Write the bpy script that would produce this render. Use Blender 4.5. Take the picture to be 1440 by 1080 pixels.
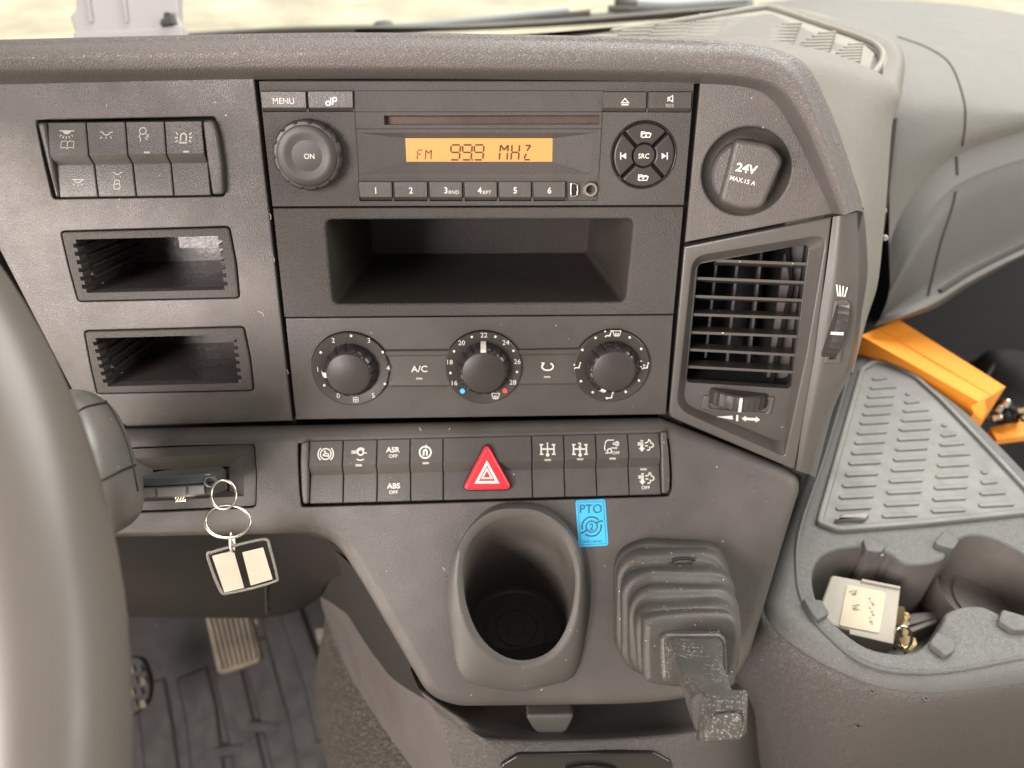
import bpy, bmesh, math, random
from mathutils import Vector, Matrix
from mathutils.geometry import tessellate_polygon, delaunay_2d_cdt
from mathutils.bvhtree import BVHTree
R = random.Random(7)
scene = bpy.context.scene
for o in list(bpy.data.objects): bpy.data.objects.remove(o)
COL = scene.collection

# ------------------------------------------------------------------ measured camera
# Dash frame: u right, v up along the radio face, w out of the radio face (metres).
# The photograph was measured (vanishing points of the radio) to find where it was taken from.
FPX = 1050.0
cU = Vector((27900, -327, 1050)).normalized()
cD = Vector((-22, 2637, 1050)); cD = (cD - cD.dot(cU) * cU).normalized()
cN = cU.cross(cD)
def ray(x, y):
    c = Vector(((x - 720) / FPX, (y - 540) / FPX, 1.0))
    return Vector((c.dot(cU), -c.dot(cD), -c.dot(cN)))
CAM = -0.345 * ray(670, 350)
def pix(x, y, d): return CAM + d * ray(x, y)          # a measured point at its distance
TILT = math.radians(16)                                # the radio face leans back 16 degrees
ct, st = math.cos(TILT), math.sin(TILT)
UP = Vector((0, ct, st)); FWD = Vector((0, st, -ct)); RIGHT = Vector((1, 0, 0))
M = Matrix(((1, 0, 0, 0), (0, st, -ct, 0), (0, ct, st, 1.0), (0, 0, 0, 1)))   # dash frame -> world (z up)

cam = bpy.data.cameras.new('camera'); camo = bpy.data.objects.new('camera', cam); COL.objects.link(camo)
ex = Vector((cU[0], -cD[0], -cN[0])); ey = -Vector((cU[1], -cD[1], -cN[1])); ez = -Vector((cU[2], -cD[2], -cN[2]))
mc = Matrix((ex, ey, ez)).transposed().to_4x4(); mc.translation = CAM
camo.matrix_world = M @ mc
cam.sensor_width = 36; cam.lens = 36 * FPX / 1440; cam.clip_start = 0.01; cam.clip_end = 200
cam.dof.use_dof = True; cam.dof.focus_distance = 0.325; cam.dof.aperture_fstop = 9.5
scene.camera = camo

# ------------------------------------------------------------------ light: daylight falling into the cab
w = bpy.data.worlds.new('World'); scene.world = w; w.use_nodes = True
bg = w.node_tree.nodes['Background']; bg.inputs[0].default_value = (1.0, 0.95, 0.90, 1); bg.inputs[1].default_value = 0.56
def lamp_area(name, loc, target, sx, sy, power, col):
    l = bpy.data.lights.new(name, 'AREA'); l.shape = 'RECTANGLE'; l.size = sx; l.size_y = sy; l.energy = power; l.color = col
    o = bpy.data.objects.new(name, l); COL.objects.link(o)
    o.location = loc; o.rotation_euler = (Vector(target) - Vector(loc)).to_track_quat('-Z', 'Y').to_euler(); return o
# side windows of the cab and an open driver's door (world coordinates)
lamp_area('window_light_driver', (-0.64, -0.86, 1.32), (-0.15, 0, 1.05), 0.5, 0.55, 37, (1.0, 0.90, 0.85))
lamp_area('open_door_light', (-0.85, -0.50, 0.55), (0, -0.05, 0.88), 0.5, 0.5, 6.5, (1.0, 0.88, 0.78))  # added low lamp for daylight through an assumed open driver's door
lamp_area('window_light_passenger', (1.5, -0.35, 1.75), (0.1, 0, 0.9), 0.9, 0.7, 18, (1.0, 0.98, 0.91))
# daylight through the windscreen
s = bpy.data.lights.new('windscreen_daylight', 'SUN'); s.energy = 6.6; s.angle = math.radians(50); s.color = (1.0, 0.975, 0.90)
so = bpy.data.objects.new('windscreen_daylight', s); COL.objects.link(so)
so.rotation_euler = Vector((-0.42, -0.55, -0.85)).to_track_quat('-Z', 'Y').to_euler()
scene.view_settings.view_transform = 'Standard'; scene.view_settings.look = 'None'
scene.view_settings.exposure = 0.0; scene.view_settings.gamma = 1.0
scene.render.engine = 'CYCLES'

# ------------------------------------------------------------------ materials
MATS = {}
def mat(name, col, rough=0.5, grain=None, gs=1500, gd=0.0002, smudge=0.0, specks=0.0, spkscale=350, metal=0.0, spec=0.5,
        emit=0.0, trans=0.0, var=0.0, coat=0.0, ior=1.45, ns=22, dust=(0.55, 0.5, 0.43), bstr=1.0):
    m = bpy.data.materials.new(name); m.use_nodes = True; nt = m.node_tree; N = nt.nodes; Lk = nt.links
    b = N['Principled BSDF']
    b.inputs['Base Color'].default_value = (*col, 1); b.inputs['Roughness'].default_value = rough
    b.inputs['Metallic'].default_value = metal; b.inputs['Specular IOR Level'].default_value = spec
    b.inputs['IOR'].default_value = ior
    if trans: b.inputs['Transmission Weight'].default_value = trans
    if coat: b.inputs['Coat Weight'].default_value = coat; b.inputs['Coat Roughness'].default_value = .15
    if emit: b.inputs['Emission Color'].default_value = (*col, 1); b.inputs['Emission Strength'].default_value = emit
    tc = N.new('ShaderNodeTexCoord')
    def noise(sc, det=2.0, ro=.5):
        n = N.new('ShaderNodeTexNoise'); n.inputs['Scale'].default_value = sc; n.inputs['Detail'].default_value = det
        n.inputs['Roughness'].default_value = ro; Lk.new(tc.outputs['Object'], n.inputs['Vector']); return n
    def rng(src, a, bb, c, d):
        r = N.new('ShaderNodeMapRange'); Lk.new(src, r.inputs[0])
        for i, v in enumerate((a, bb, c, d)): r.inputs[i + 1].default_value = v
        return r.outputs[0]
    cur = None
    if smudge or var:
        n1 = noise(ns, 6, .65)
        mx = N.new('ShaderNodeMixRGB'); mx.inputs[1].default_value = (*[c * (1 - var) for c in col], 1)
        mx.inputs[2].default_value = (*[min(1, c * (1 + var)) for c in col], 1)
        Lk.new(rng(n1.outputs[0], .35, .65, 0, 1), mx.inputs[0]); cur = mx.outputs[0]
        n2 = noise(35, 8, .7)
        Lk.new(rng(n2.outputs[0], .3, .7, max(.03, rough - smudge), rough + smudge), b.inputs['Roughness'])
    if specks:
        v = N.new('ShaderNodeTexVoronoi'); v.inputs['Scale'].default_value = spkscale; Lk.new(tc.outputs['Object'], v.inputs['Vector'])
        sel = N.new('ShaderNodeSeparateColor'); Lk.new(v.outputs['Color'], sel.inputs[0])
        a1 = rng(sel.outputs[0], 1 - specks, 1 - specks + .002, 0, 1)
        r2 = N.new('ShaderNodeMath'); r2.operation = 'MULTIPLY'; Lk.new(sel.outputs[1], r2.inputs[0]); r2.inputs[1].default_value = .34
        lt = N.new('ShaderNodeMath'); lt.operation = 'LESS_THAN'; Lk.new(v.outputs['Distance'], lt.inputs[0]); Lk.new(r2.outputs[0], lt.inputs[1])
        n3 = noise(60, 2); a3 = rng(n3.outputs[0], .45, .6, 0, 1)
        mu = N.new('ShaderNodeMath'); mu.operation = 'MULTIPLY'; Lk.new(a1, mu.inputs[0]); Lk.new(lt.outputs[0], mu.inputs[1])
        mu2 = N.new('ShaderNodeMath'); mu2.operation = 'MULTIPLY'; Lk.new(mu.outputs[0], mu2.inputs[0]); Lk.new(a3, mu2.inputs[1])
        mx = N.new('ShaderNodeMixRGB'); mx.inputs[2].default_value = (*dust, 1)
        if cur: Lk.new(cur, mx.inputs[1])
        else: mx.inputs[1].default_value = (*col, 1)
        Lk.new(mu2.outputs[0], mx.inputs[0]); cur = mx.outputs[0]
    if cur: Lk.new(cur, b.inputs['Base Color'])
    if grain:
        bp = N.new('ShaderNodeBump'); bp.inputs['Distance'].default_value = gd; bp.inputs['Strength'].default_value = bstr
        if grain == 'fine':
            Lk.new(noise(gs, 3, .6).outputs[0], bp.inputs['Height'])
        elif grain == 'leather':
            v = N.new('ShaderNodeTexVoronoi'); v.inputs['Scale'].default_value = gs; v.feature = 'DISTANCE_TO_EDGE'
            nw = noise(gs * .35, 3); mp = N.new('ShaderNodeVectorMath'); mp.operation = 'MULTIPLY_ADD'
            Lk.new(nw.outputs['Color'], mp.inputs[0]); mp.inputs[1].default_value = (2.2 / gs,) * 3; Lk.new(tc.outputs['Object'], mp.inputs[2])
            Lk.new(mp.outputs[0], v.inputs['Vector']); 
            inv = rng(v.outputs['Distance'], 0, .22, 0, 1); Lk.new(inv, bp.inputs['Height'])
        elif grain == 'brushed':
            n = N.new('ShaderNodeTexNoise'); n.inputs['Scale'].default_value = gs
            ms = N.new('ShaderNodeMapping'); ms.inputs['Scale'].default_value = (.02, 1, 1); Lk.new(tc.outputs['Object'], ms.inputs[0]); Lk.new(ms.outputs[0], n.inputs['Vector'])
            Lk.new(n.outputs[0], bp.inputs['Height'])
        Lk.new(bp.outputs[0], b.inputs['Normal'])
    MATS[name] = m; return m

W_ = 1.0
mPANEL = mat('panel_plastic', (.064, .0565, .052), .40, 'fine', 1700, .00024, smudge=.18, var=.17, specks=.006, spkscale=800)
mRADIO = mat('radio_plastic', (.060, .054, .051), .5, 'fine', 1900, .0007, smudge=.05, var=.08)
mTRAYF = mat('tray_plastic', (.056, .050, .046), .5, 'fine', 1700, .0009, smudge=.06, var=.08)
mDARKIN = mat('dark_interior', (.034, .029, .025), .42, 'fine', 900, .0002, smudge=.08, specks=.02, spkscale=200)
mSLOTIN = mat('slot_interior', (.050, .043, .040), .30, 'fine', 300, .0002, smudge=.1, specks=.03, spkscale=300)
mKEY = mat('key_plastic', (.053, .0475, .044), .36, 'fine', 1800, .00018, smudge=.12, var=.15, specks=.012, spkscale=800)
mKNOB = mat('knob_plastic', (.030, .026, .024), .38, 'fine', 3500, .00005, smudge=.08, var=.1)
mGLOSS = mat('gloss_black', (.018, .016, .015), .2, smudge=.06)
mGAP = mat('gap_black', (.006, .0055, .005), .7)
mWHITE = mat('white_print', (.53, .51, .47), .55)
mFADED = mat('faded_print', (.36, .34, .32), .6)
mGLOVE = mat('glovebox_plastic', (.062, .059, .054), .42, 'fine', 1500, .0002, smudge=.06)
mDIM = mat('grey_print', (.32, .30, .28), .55)
mLCD = mat('display_amber', (.42, .172, .05), .35, emit=.85)
mINK = mat('display_ink', (.05, .025, .01), .6)
mRED = mat('red_plastic', (.72, .022, .035), .3, smudge=.05)
mREDDOT = mat('red_print', (.75, .06, .05), .5)
mBLUE = mat('blue_sticker', (.045, .40, .68), .45, smudge=.05, var=.06)
mBLUEDOT = mat('blue_print', (.06, .42, .70), .5)
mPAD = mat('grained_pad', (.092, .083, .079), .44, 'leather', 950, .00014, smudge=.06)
mSIDELIT = mat('grained_side_lit', (.17, .165, .145), .5, 'leather', 1000, .00018, smudge=.05)  # pad plastic painted paler for the windscreen light falling on it
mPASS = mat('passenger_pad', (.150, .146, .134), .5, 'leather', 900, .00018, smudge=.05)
mTRIM = mat('trim_strip', (.095, .092, .085), .45, 'fine', 1500, .0001)
mTRAY = mat('tray_grey', (.093, .093, .089), .5, 'leather', 1050, .00014, smudge=.06, var=.05)
mMAT = mat('ribbed_mat', (.105, .105, .099), .5, 'fine', 1200, .0002, smudge=.12, var=.17)
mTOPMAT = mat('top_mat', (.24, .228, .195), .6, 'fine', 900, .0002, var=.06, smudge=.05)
mCUPIN = mat('cup_interior', (.115, .103, .093), .4, 'fine', 1500, .0001, smudge=.1, var=.15, specks=.02, spkscale=700)
mCONS = mat('console_grain', (.056, .049, .045), .45, 'leather', 1050, .00014, smudge=.05)
mINSERT = mat('insert_plastic', (.070, .065, .060), .45, 'fine', 1800, .00015, smudge=.09, var=.12, specks=.05, spkscale=900)
mRUBBER = mat('boot_rubber', (.046, .042, .037), .5, 'fine', 1500, .0002, smudge=.08, var=.18, specks=.10, spkscale=1100)
mLEVER = mat('lever_plastic', (.050, .047, .043), .36, 'fine', 1300, .0001, smudge=.12, var=.2, specks=.75, spkscale=2000, dust=(.6, .58, .52))
mWHEEL = mat('wheel_leather', (.072, .063, .056), .38, smudge=.04)
mSTALK = mat('stalk_plastic', (.085, .08, .073), .36, 'fine', 1800, .0001, smudge=.08, var=.12, specks=.02, spkscale=500)
mDARKGRAIN = mat('dark_grain', (.022, .019, .017), .5, 'leather', 1000, .0003, spec=.35)
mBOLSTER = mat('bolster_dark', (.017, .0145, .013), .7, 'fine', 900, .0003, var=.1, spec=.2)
mFLOOR = mat('rubber_floor', (.014, .012, .011), .6, 'fine', 400, .0006, smudge=.12, var=.25, specks=.02, spkscale=90)
mTUNNEL = mat('tunnel_vinyl', (.085, .073, .062), .42, 'leather', 270, .0022, smudge=.05)
mSMOOTH = mat('smooth_side', (.085, .074, .072), .5, 'fine', 1500, .0001, smudge=.08, var=.08)
mPEDAL = mat('pedal_worn', (.095, .076, .054), .6, 'fine', 500, .0008, var=.35)
mCHROME = mat('steel', (.66, .60, .52), .22, metal=1)
mBRASS = mat('brass', (.72, .58, .34), .35, metal=1)
mACRYL = mat('clear_acrylic', (.98, .98, .96), .04, trans=1.0, ior=1.18)
mRIM = mat('tag_rim', (.55, .52, .46), .15, trans=.6)
mPAPER = mat('paper', (.62, .56, .46), .8, 'fine', 900, .0001, var=.05)
mFOB = mat('fob_plastic', (.050, .050, .051), .18, smudge=.08)
mORANGE = mat('orange_card', (.80, .27, .022), .5, 'fine', 300, .0002, var=.05)
mBOXGREY = mat('box_grey', (.24, .22, .185), .45, smudge=.1, var=.1)
mLABEL = mat('label_paper', (.40, .35, .255), .6, var=.10, specks=.25, spkscale=240, dust=(.35, .25, .14))
mSMEAR = mat('label_ink', (.20, .16, .11), .7)
mHANDWR = mat('faded_ink', (.5, .46, .38), .7)
mDEVICE = mat('device_white', (.36, .345, .345), .4)
mBLACKCLIP = mat('clip_black', (.05, .05, .05), .5)
mCOWL = mat('cowl_dark', (.10, .095, .085), .6, var=.2)
mWIPER = mat('wiper_grey', (.30, .33, .34), .5)
mGROUND = mat('ground_pave', (.48, .44, .33), .9, 'fine', 6, .02, var=.22, ns=.9)
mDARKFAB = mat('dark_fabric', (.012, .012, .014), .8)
mVANE = mat('vane_plastic', (.070, .062, .060), .5, smudge=.06)
mSLAT = mat('slat_plastic', (.062, .055, .050), .42, smudge=.08, specks=.15, spkscale=500)
mDUSTSLOT = mat('dusty_slot', (.075, .055, .046), .8, 'fine', 1500, .0006, var=.3)
mINKBLUE = mat('sticker_ink', (.03, .06, .085), .6)
mSEAM = mat('seam_dark', (.035, .031, .027), .7)
mFRAME = mat('vent_frame_plastic', (.064, .058, .054), .36, 'fine', 2600, .0001, smudge=.06, var=.06)

# ------------------------------------------------------------------ planes and mesh helpers
class Plane:
    def __init__(s, o, x, y):
        s.o = Vector(o); s.x = Vector(x).normalized(); s.n = s.x.cross(Vector(y)).normalized(); s.y = s.n.cross(s.x)
    def at(s, px, py, h=0.0):
        r = ray(px, py); o = s.o + s.n * h; t = (o - CAM).dot(s.n) / r.dot(s.n); p = CAM + t * r - s.o
        return Vector((p.dot(s.x), p.dot(s.y)))
    def at3(s, px, py, h=0.0): a = s.at(px, py, h); return Vector((a.x, a.y, h))
    def pts(s, L, h=0.0): return [s.at(x, y, h) for x, y in L]
    def loc(s, p): d = Vector(p) - s.o; return Vector((d.dot(s.x), d.dot(s.y), d.dot(s.n)))
    def pw(s, px, py, d): return s.loc(pix(px, py, d))
    def sub(s, px, py, h=0.0):
        a = s.at(px, py, h); return Plane(s.o + s.x * a.x + s.y * a.y + s.n * h, s.x, s.y)
    def subp(s, p): return Plane(p, s.x, s.y)
    @property
    def mat(s):
        m = Matrix((s.x, s.y, s.n)).transposed().to_4x4(); m.translation = s.o; return m

def link(name, me, m, parent=None, ang=35, smooth=True):
    if m is not None and not me.materials: me.materials.append(m)
    if smooth and len(me.polygons):
        me.polygons.foreach_set('use_smooth', [True] * len(me.polygons)); me.set_sharp_from_angle(angle=math.radians(ang))
    o = bpy.data.objects.new(name, me); COL.objects.link(o)
    if parent is not None: o.parent = parent
    return o
def raw(name, verts, faces, m, parent=None, ang=35, smooth=True, fix=True):
    me = bpy.data.meshes.new(name); me.from_pydata([tuple(v) for v in verts], [], faces)
    if fix:
        bm = bmesh.new(); bm.from_mesh(me); bmesh.ops.remove_doubles(bm, verts=bm.verts, dist=1e-6)
        bmesh.ops.recalc_face_normals(bm, faces=bm.faces); bm.to_mesh(me); bm.free()
    me.validate(); me.update()
    return link(name, me, m, parent, ang, smooth)
def thing(name, label, cat, plane, group=None):
    o = bpy.data.objects.new(name, None); o.empty_display_size = .01; COL.objects.link(o); o.matrix_basis = plane.mat
    o['label'] = label; o['category'] = cat
    if group: o['group'] = group
    return o

def area2(p): return sum(p[i].x * p[(i + 1) % len(p)].y - p[(i + 1) % len(p)].x * p[i].y for i in range(len(p))) / 2
def ccw(p): return list(p) if area2(p) > 0 else list(reversed(p))
def inset(p, d):     # p counter-clockwise, d > 0 shrinks
    n = len(p); out = []
    for i in range(n):
        a, b, c = p[i - 1], p[i], p[(i + 1) % n]
        e1 = (b - a); e2 = (c - b)
        if e1.length < 1e-9 or e2.length < 1e-9: out.append(b.copy()); continue
        e1.normalize(); e2.normalize()
        n1 = Vector((-e1.y, e1.x)); n2 = Vector((-e2.y, e2.x)); k = 1 + n1.dot(n2)
        out.append(b + (n1 + n2) / max(k, .35) * d)
    return out
def rnd(p, r, seg=5):   # round the corners of a polygon
    rr = r if isinstance(r, (list, tuple)) else [r] * len(p); n = len(p); out = []
    for i in range(n):
        a, b, c = p[i - 1], p[i], p[(i + 1) % n]; q = rr[i]
        if q <= 0: out.append(b); continue
        d1 = (a - b); d2 = (c - b); l = min(q, d1.length * .48, d2.length * .48)
        s0 = b + d1.normalized() * l; s1 = b + d2.normalized() * l
        for k in range(seg + 1):
            t = k / seg; out.append((1 - t) ** 2 * s0 + 2 * t * (1 - t) * b + t * t * s1)
    return out
def cr(pts, n=6, closed=False):   # catmull-rom through points
    out = []; N_ = len(pts); m = N_ if closed else N_ - 1
    for i in range(m):
        p0 = pts[(i - 1) % N_] if closed or i > 0 else pts[0] * 2 - pts[1]
        p1 = pts[i]; p2 = pts[(i + 1) % N_]
        p3 = pts[(i + 2) % N_] if closed or i + 2 < N_ else pts[-1] * 2 - pts[-2]
        for k in range(n):
            t = k / n; out.append(.5 * ((2 * p1) + (p2 - p0) * t + (2 * p0 - 5 * p1 + 4 * p2 - p3) * t * t + (3 * p1 - p0 - 3 * p2 + p3) * t ** 3))
    if not closed: out.append(pts[-1])
    return out
def inpoly(p, q):
    r = False; j = len(q) - 1
    for i in range(len(q)):
        a, b = q[i], q[j]
        if (a.y > p.y) != (b.y > p.y) and p.x < (b.x - a.x) * (p.y - a.y) / (b.y - a.y) + a.x: r = not r
        j = i
    return r
def plate_vf(outer, holes, z0, z1, bev=.0005, hb=None, seg=3, back=False, flat=None):
    hb = bev if hb is None else hb
    loops = [(ccw(outer), bev)] + [(ccw(h), -hb) for h in holes]
    V = []; F = []; tops = []
    for lp, b in loops:
        n = len(lp); prev = None; ab = abs(b)
        lev = []
        for k in range(seg + 1):
            a = math.pi / 2 * k / seg; lev.append((b * (1 - math.sin(a)), z1 - ab * (1 - math.cos(a))))
        lev.append((0, z0))
        for li, (ins, z) in enumerate(lev):
            q = inset(lp, ins) if abs(ins) > 1e-9 else lp
            base = len(V); V += [Vector((p.x, p.y, z)) for p in q]
            if li == 0: tops.append(list(range(base, base + n)))
            if prev is not None:
                for i in range(n): j = (i + 1) % n; F.append((prev + i, prev + j, base + j, base + i))
            prev = base
        if back and b > 0 and not holes: F.append(tuple(reversed(range(prev, prev + n))))
    if len(tops) == 1:
        for t in tessellate_polygon([[V[i] for i in tops[0]]]): F.append(tuple(tops[0][i] for i in t))
    else:
        flatl = [i for t in tops for i in t]; ed = []; k = 0
        for t in tops: ed += [(k + i, k + (i + 1) % len(t)) for i in range(len(t))]; k += len(t)
        vs, _, fs, _, _, _ = delaunay_2d_cdt([V[i].to_2d() for i in flatl], ed, [], 0, 1e-7)
        polys = [[V[i].to_2d() for i in t] for t in tops]; base = len(V); V += [Vector((v.x, v.y, z1)) for v in vs]
        for f in fs:
            c = (vs[f[0]] + vs[f[1]] + vs[f[2]]) / 3
            if inpoly(c, polys[0]) and not any(inpoly(c, q) for q in polys[1:]): F.append(tuple(base + i for i in f))
    return V, F
def plate(name, outer, holes, z0, z1, m, parent, bev=.0005, hb=None, seg=3, back=False, zf=None, ang=35):
    V, F = plate_vf(outer, holes, z0, z1, bev, hb, seg, back)
    if zf: V = [Vector((v.x, v.y, v.z + zf(v.x, v.y))) for v in V]
    o = raw(name, V, F, m, parent, ang, fix=True)
    wn = o.modifiers.new('weighted_normal', 'WEIGHTED_NORMAL'); wn.mode = 'FACE_AREA'; wn.weight = 100; wn.keep_sharp = True
    return o
def loft_vf(rows, closed=False, cap0=False, cap1=False):
    V = []; F = []; n = len(rows[0])
    for r in rows: V += list(r)
    for i in range(len(rows) - 1):
        for j in range(n if closed else n - 1):
            k = (j + 1) % n; F.append((i * n + j, i * n + k, (i + 1) * n + k, (i + 1) * n + j))
    if cap0: F.append(tuple(range(n)))
    if cap1: F.append(tuple((len(rows) - 1) * n + j for j in range(n)))
    return V, F
def loft(name, rows, m, parent, closed=False, cap0=False, cap1=False, ang=40):
    V, F = loft_vf(rows, closed, cap0, cap1); return raw(name, V, F, m, parent, ang)
def sloft(name, rows, m, parent, nu=6, nv=5, closed=False, ang=60, cap1=False, cap0=False):   # smooth loft of control rows
    rr = [cr(r, nu, closed) for r in rows]
    cols = [cr([r[j] for r in rr], nv) for j in range(len(rr[0]))]
    return loft(name, [[c[i] for c in cols] for i in range(len(cols[0]))], m, parent, closed, cap0, cap1, ang)
def lathe_vf(prof, n=48, cx=0, cy=0):
    V = []; F = []
    for r, z in prof:
        for k in range(n): a = 2 * math.pi * k / n; V.append(Vector((cx + r * math.cos(a), cy + r * math.sin(a), z)))
    for i in range(len(prof) - 1):
        for k in range(n): j = (k + 1) % n; F.append((i * n + k, i * n + j, (i + 1) * n + j, (i + 1) * n + k))
    F.append(tuple((len(prof) - 1) * n + k for k in range(n)))
    return V, F
def lathe(name, prof, m, parent, n=48, cx=0, cy=0, ang=35):
    V, F = lathe_vf(prof, n, cx, cy); return raw(name, V, F, m, parent, ang)
def tube_vf(pts, r, n=8, closed=False):
    V = []; F = []; N_ = len(pts); up = None
    for i, p in enumerate(pts):
        a = pts[(i - 1) % N_] if closed or i else pts[0]; b = pts[(i + 1) % N_] if closed or i < N_ - 1 else pts[-1]
        t = (b - a).normalized()
        if up is None: up = t.orthogonal().normalized()
        up = (up - up.dot(t) * t).normalized(); sd = t.cross(up)
        rr = r[i] if isinstance(r, (list, tuple)) else r
        for k in range(n): an = 2 * math.pi * k / n; V.append(p + rr * (math.cos(an) * up + math.sin(an) * sd))
    for i in range(N_ if closed else N_ - 1):
        ii = (i + 1) % N_
        for k in range(n): j = (k + 1) % n; F.append((i * n + k, i * n + j, ii * n + j, ii * n + k))
    if not closed: F += [tuple(range(n)), tuple((N_ - 1) * n + k for k in range(n))]
    return V, F
def tube(name, pts, r, m, parent, n=8, closed=False):
    V, F = tube_vf(pts, r, n, closed); return raw(name, V, F, m, parent, 50)
def join_vf(L):
    V = []; F = []
    for v, f in L: b = len(V); V += list(v); F += [tuple(i + b for i in q) for q in f]
    return V, F
def box_vf(c, s, rot=None):
    V = [Vector((x * s[0] / 2, y * s[1] / 2, z * s[2] / 2)) for x in (-1, 1) for y in (-1, 1) for z in (-1, 1)]
    if rot is not None: V = [rot @ v for v in V]
    V = [v + Vector(c) for v in V]
    return V, [(0, 1, 3, 2), (4, 6, 7, 5), (0, 4, 5, 1), (2, 3, 7, 6), (0, 2, 6, 4), (1, 5, 7, 3)]

def drape(obj, plane, L, lift=.0002):
    """points measured in the photograph, laid on the surface of an object built in the frame plane"""
    bv = BVHTree.FromPolygons([v.co for v in obj.data.vertices], [tuple(p.vertices) for p in obj.data.polygons]); o0 = plane.loc(CAM); out = []
    for x, y in L:
        d = (plane.loc(CAM + ray(x, y)) - o0).normalized(); h = bv.ray_cast(o0, d)
        if h[0] is not None: out.append(h[0] - d * lift)
    return out
# flat print ------------------------------------------------------
def ribbon_vf(pl, w, closed=False):
    V = []; F = []; n = len(pl)
    for i, p in enumerate(pl):
        a = pl[i - 1] if (i or closed) else None; b = pl[(i + 1) % n] if (i < n - 1 or closed) else None
        d1 = (p - a).normalized() if a is not None else (b - p).normalized(); d2 = (b - p).normalized() if b is not None else d1
        n1 = Vector((-d1.y, d1.x)); n2 = Vector((-d2.y, d2.x)); mm = (n1 + n2) / max(.45, 1 + n1.dot(n2))
        V += [p + mm * w / 2, p - mm * w / 2]
    for i in range(n if closed else n - 1): j = (i + 1) % n; F.append((2 * i, 2 * i + 1, 2 * j + 1, 2 * j))
    return V, F
def sym(plane, parent, strokes, m, z, wpx=1.6, fills=(), zf=None, name='symbol', off=(0, 0), sc=1.0, c=(0, 0)):
    """strokes / fills are lists of photo-pixel polylines lying on the plane at height z"""
    k = plane.at(720, 540, z); k2 = plane.at(721, 540, z); u = (k2 - k).length
    T = lambda p: plane.at(c[0] + off[0] + p[0] * sc, c[1] + off[1] + p[1] * sc, z)
    parts = []
    for s in strokes:
        w = wpx; cl = False
        if isinstance(s, dict): w = s.get('w', wpx); cl = s.get('closed', False); s = s['p']
        v, f = ribbon_vf([T(p) for p in s], w * u * (sc if sc != 1 else 1) if False else w * u, cl); parts.append((v, f))
    for s in fills:
        q = ccw([T(p) for p in s]); tri = tessellate_polygon([[Vector((p.x, p.y, 0)) for p in q]]); parts.append((q, [tuple(t) for t in tri]))
    V, F = join_vf(parts)
    V3 = [Vector((v.x, v.y, z + (zf(v.y) - z if zf else 0))) for v in V]
    return raw(name, V3, F, m, parent, smooth=False, fix=False)
def arc(cx, cy, r, a0, a1, n=12, ry=None):
    ry = ry or r
    return [(cx + r * math.cos(math.radians(a0 + (a1 - a0) * k / n)), cy + ry * math.sin(math.radians(a0 + (a1 - a0) * k / n))) for k in range(n + 1)]
def circ(cx, cy, r, n=20, ry=None): return arc(cx, cy, r, 0, 360 * (n - 1) / n, n - 1, ry)
def txt(plane, parent, s, cx, cy, hpx, m, z, bold=0.0, zf=None, sx=1.0, rot=0.0, name='lettering', align='CENTER'):
    cu = bpy.data.curves.new('t', 'FONT'); cu.body = s; cu.align_x = align; cu.align_y = 'CENTER'; cu.size = 1.0; cu.resolution_u = 3
    cu.offset = bold
    o = bpy.data.objects.new('t', cu); COL.objects.link(o); dg = bpy.context.evaluated_depsgraph_get(); dg.update()
    me = bpy.data.meshes.new_from_object(o.evaluated_get(dg)); bpy.data.objects.remove(o); bpy.data.curves.remove(cu)
    me.name = name
    ys = [v.co.y for v in me.vertices]; xs = [v.co.x for v in me.vertices]
    H = max(ys) - min(ys); yc = (max(ys) + min(ys)) / 2; xc = (max(xs) + min(xs)) / 2
    u = (plane.at(cx, cy, z) - plane.at(cx, cy + hpx, z)).length / H
    a = plane.at(cx, cy, z); cs, sn = math.cos(rot), math.sin(rot)
    for v in me.vertices:
        x = (v.co.x - (xc if align == 'CENTER' else min(xs))) * u * sx; y = (v.co.y - yc) * u
        X = a.x + x * cs - y * sn; Y = a.y + x * sn + y * cs
        v.co = (X, Y, zf(Y) if zf else z)
    me.materials.clear()
    return link(name, me, m, parent, smooth=False)

PP = Plane(pix(670, 350, .345), (1, 0, 0), (0, 1, 0))            # upper face: radio, tray, climate, left panel
aL = math.radians(22); hl = PP.o + PP.x * 0 + PP.y * PP.at(680, 602, .006).y + PP.n * .006
PL = Plane(hl, (1, 0, 0), (0, math.cos(aL), -math.sin(aL)))       # lower face: leans out towards the driver
aV = math.radians(13); ov = PP.at(965, 340)
PV = Plane(PP.o + PP.x * ov.x + PP.y * ov.y, (math.cos(aV), 0, math.sin(aV)), (0, 1, 0))   # vent face, turned to the driver
PT = Plane(pix(1110, 850, .415), (1, 0, 0), FWD)                  # tray top on the right, level
GZ = Plane((0, 0, 0), (1, 0, 0), FWD)
PC = Plane(pix(720, 540, .35), ex, ey)                            # general purpose frame square to the line of sight
# ================================================================== DASHBOARD
dash = thing('dashboard', 'dark brown-grey plastic truck dashboard with grained pad along its top', 'dashboard', PP.sub(670, 600))
DP = PP.sub(670, 600)
def lerp(a, b, t): return a + (b - a) * t

# closed carcass behind the faces
_c = [Vector((u, v, w_)) for w_ in (-.008, -.14) for u, v in ((-.42, .0735), (.128, .0735), (.155, -.02), (.150, -.10), (.10, -.115), (-.42, -.118))]
def _dl(p): return DP.loc(PP.o + PP.x * p.x + PP.y * p.y + PP.n * p.z)
raw('carcass', [_dl(p) for p in _c], [(i, (i + 1) % 6, 6 + (i + 1) % 6, 6 + i) for i in range(6)] + [(6, 7, 8, 9, 10, 11)], mGAP, dash)
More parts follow.
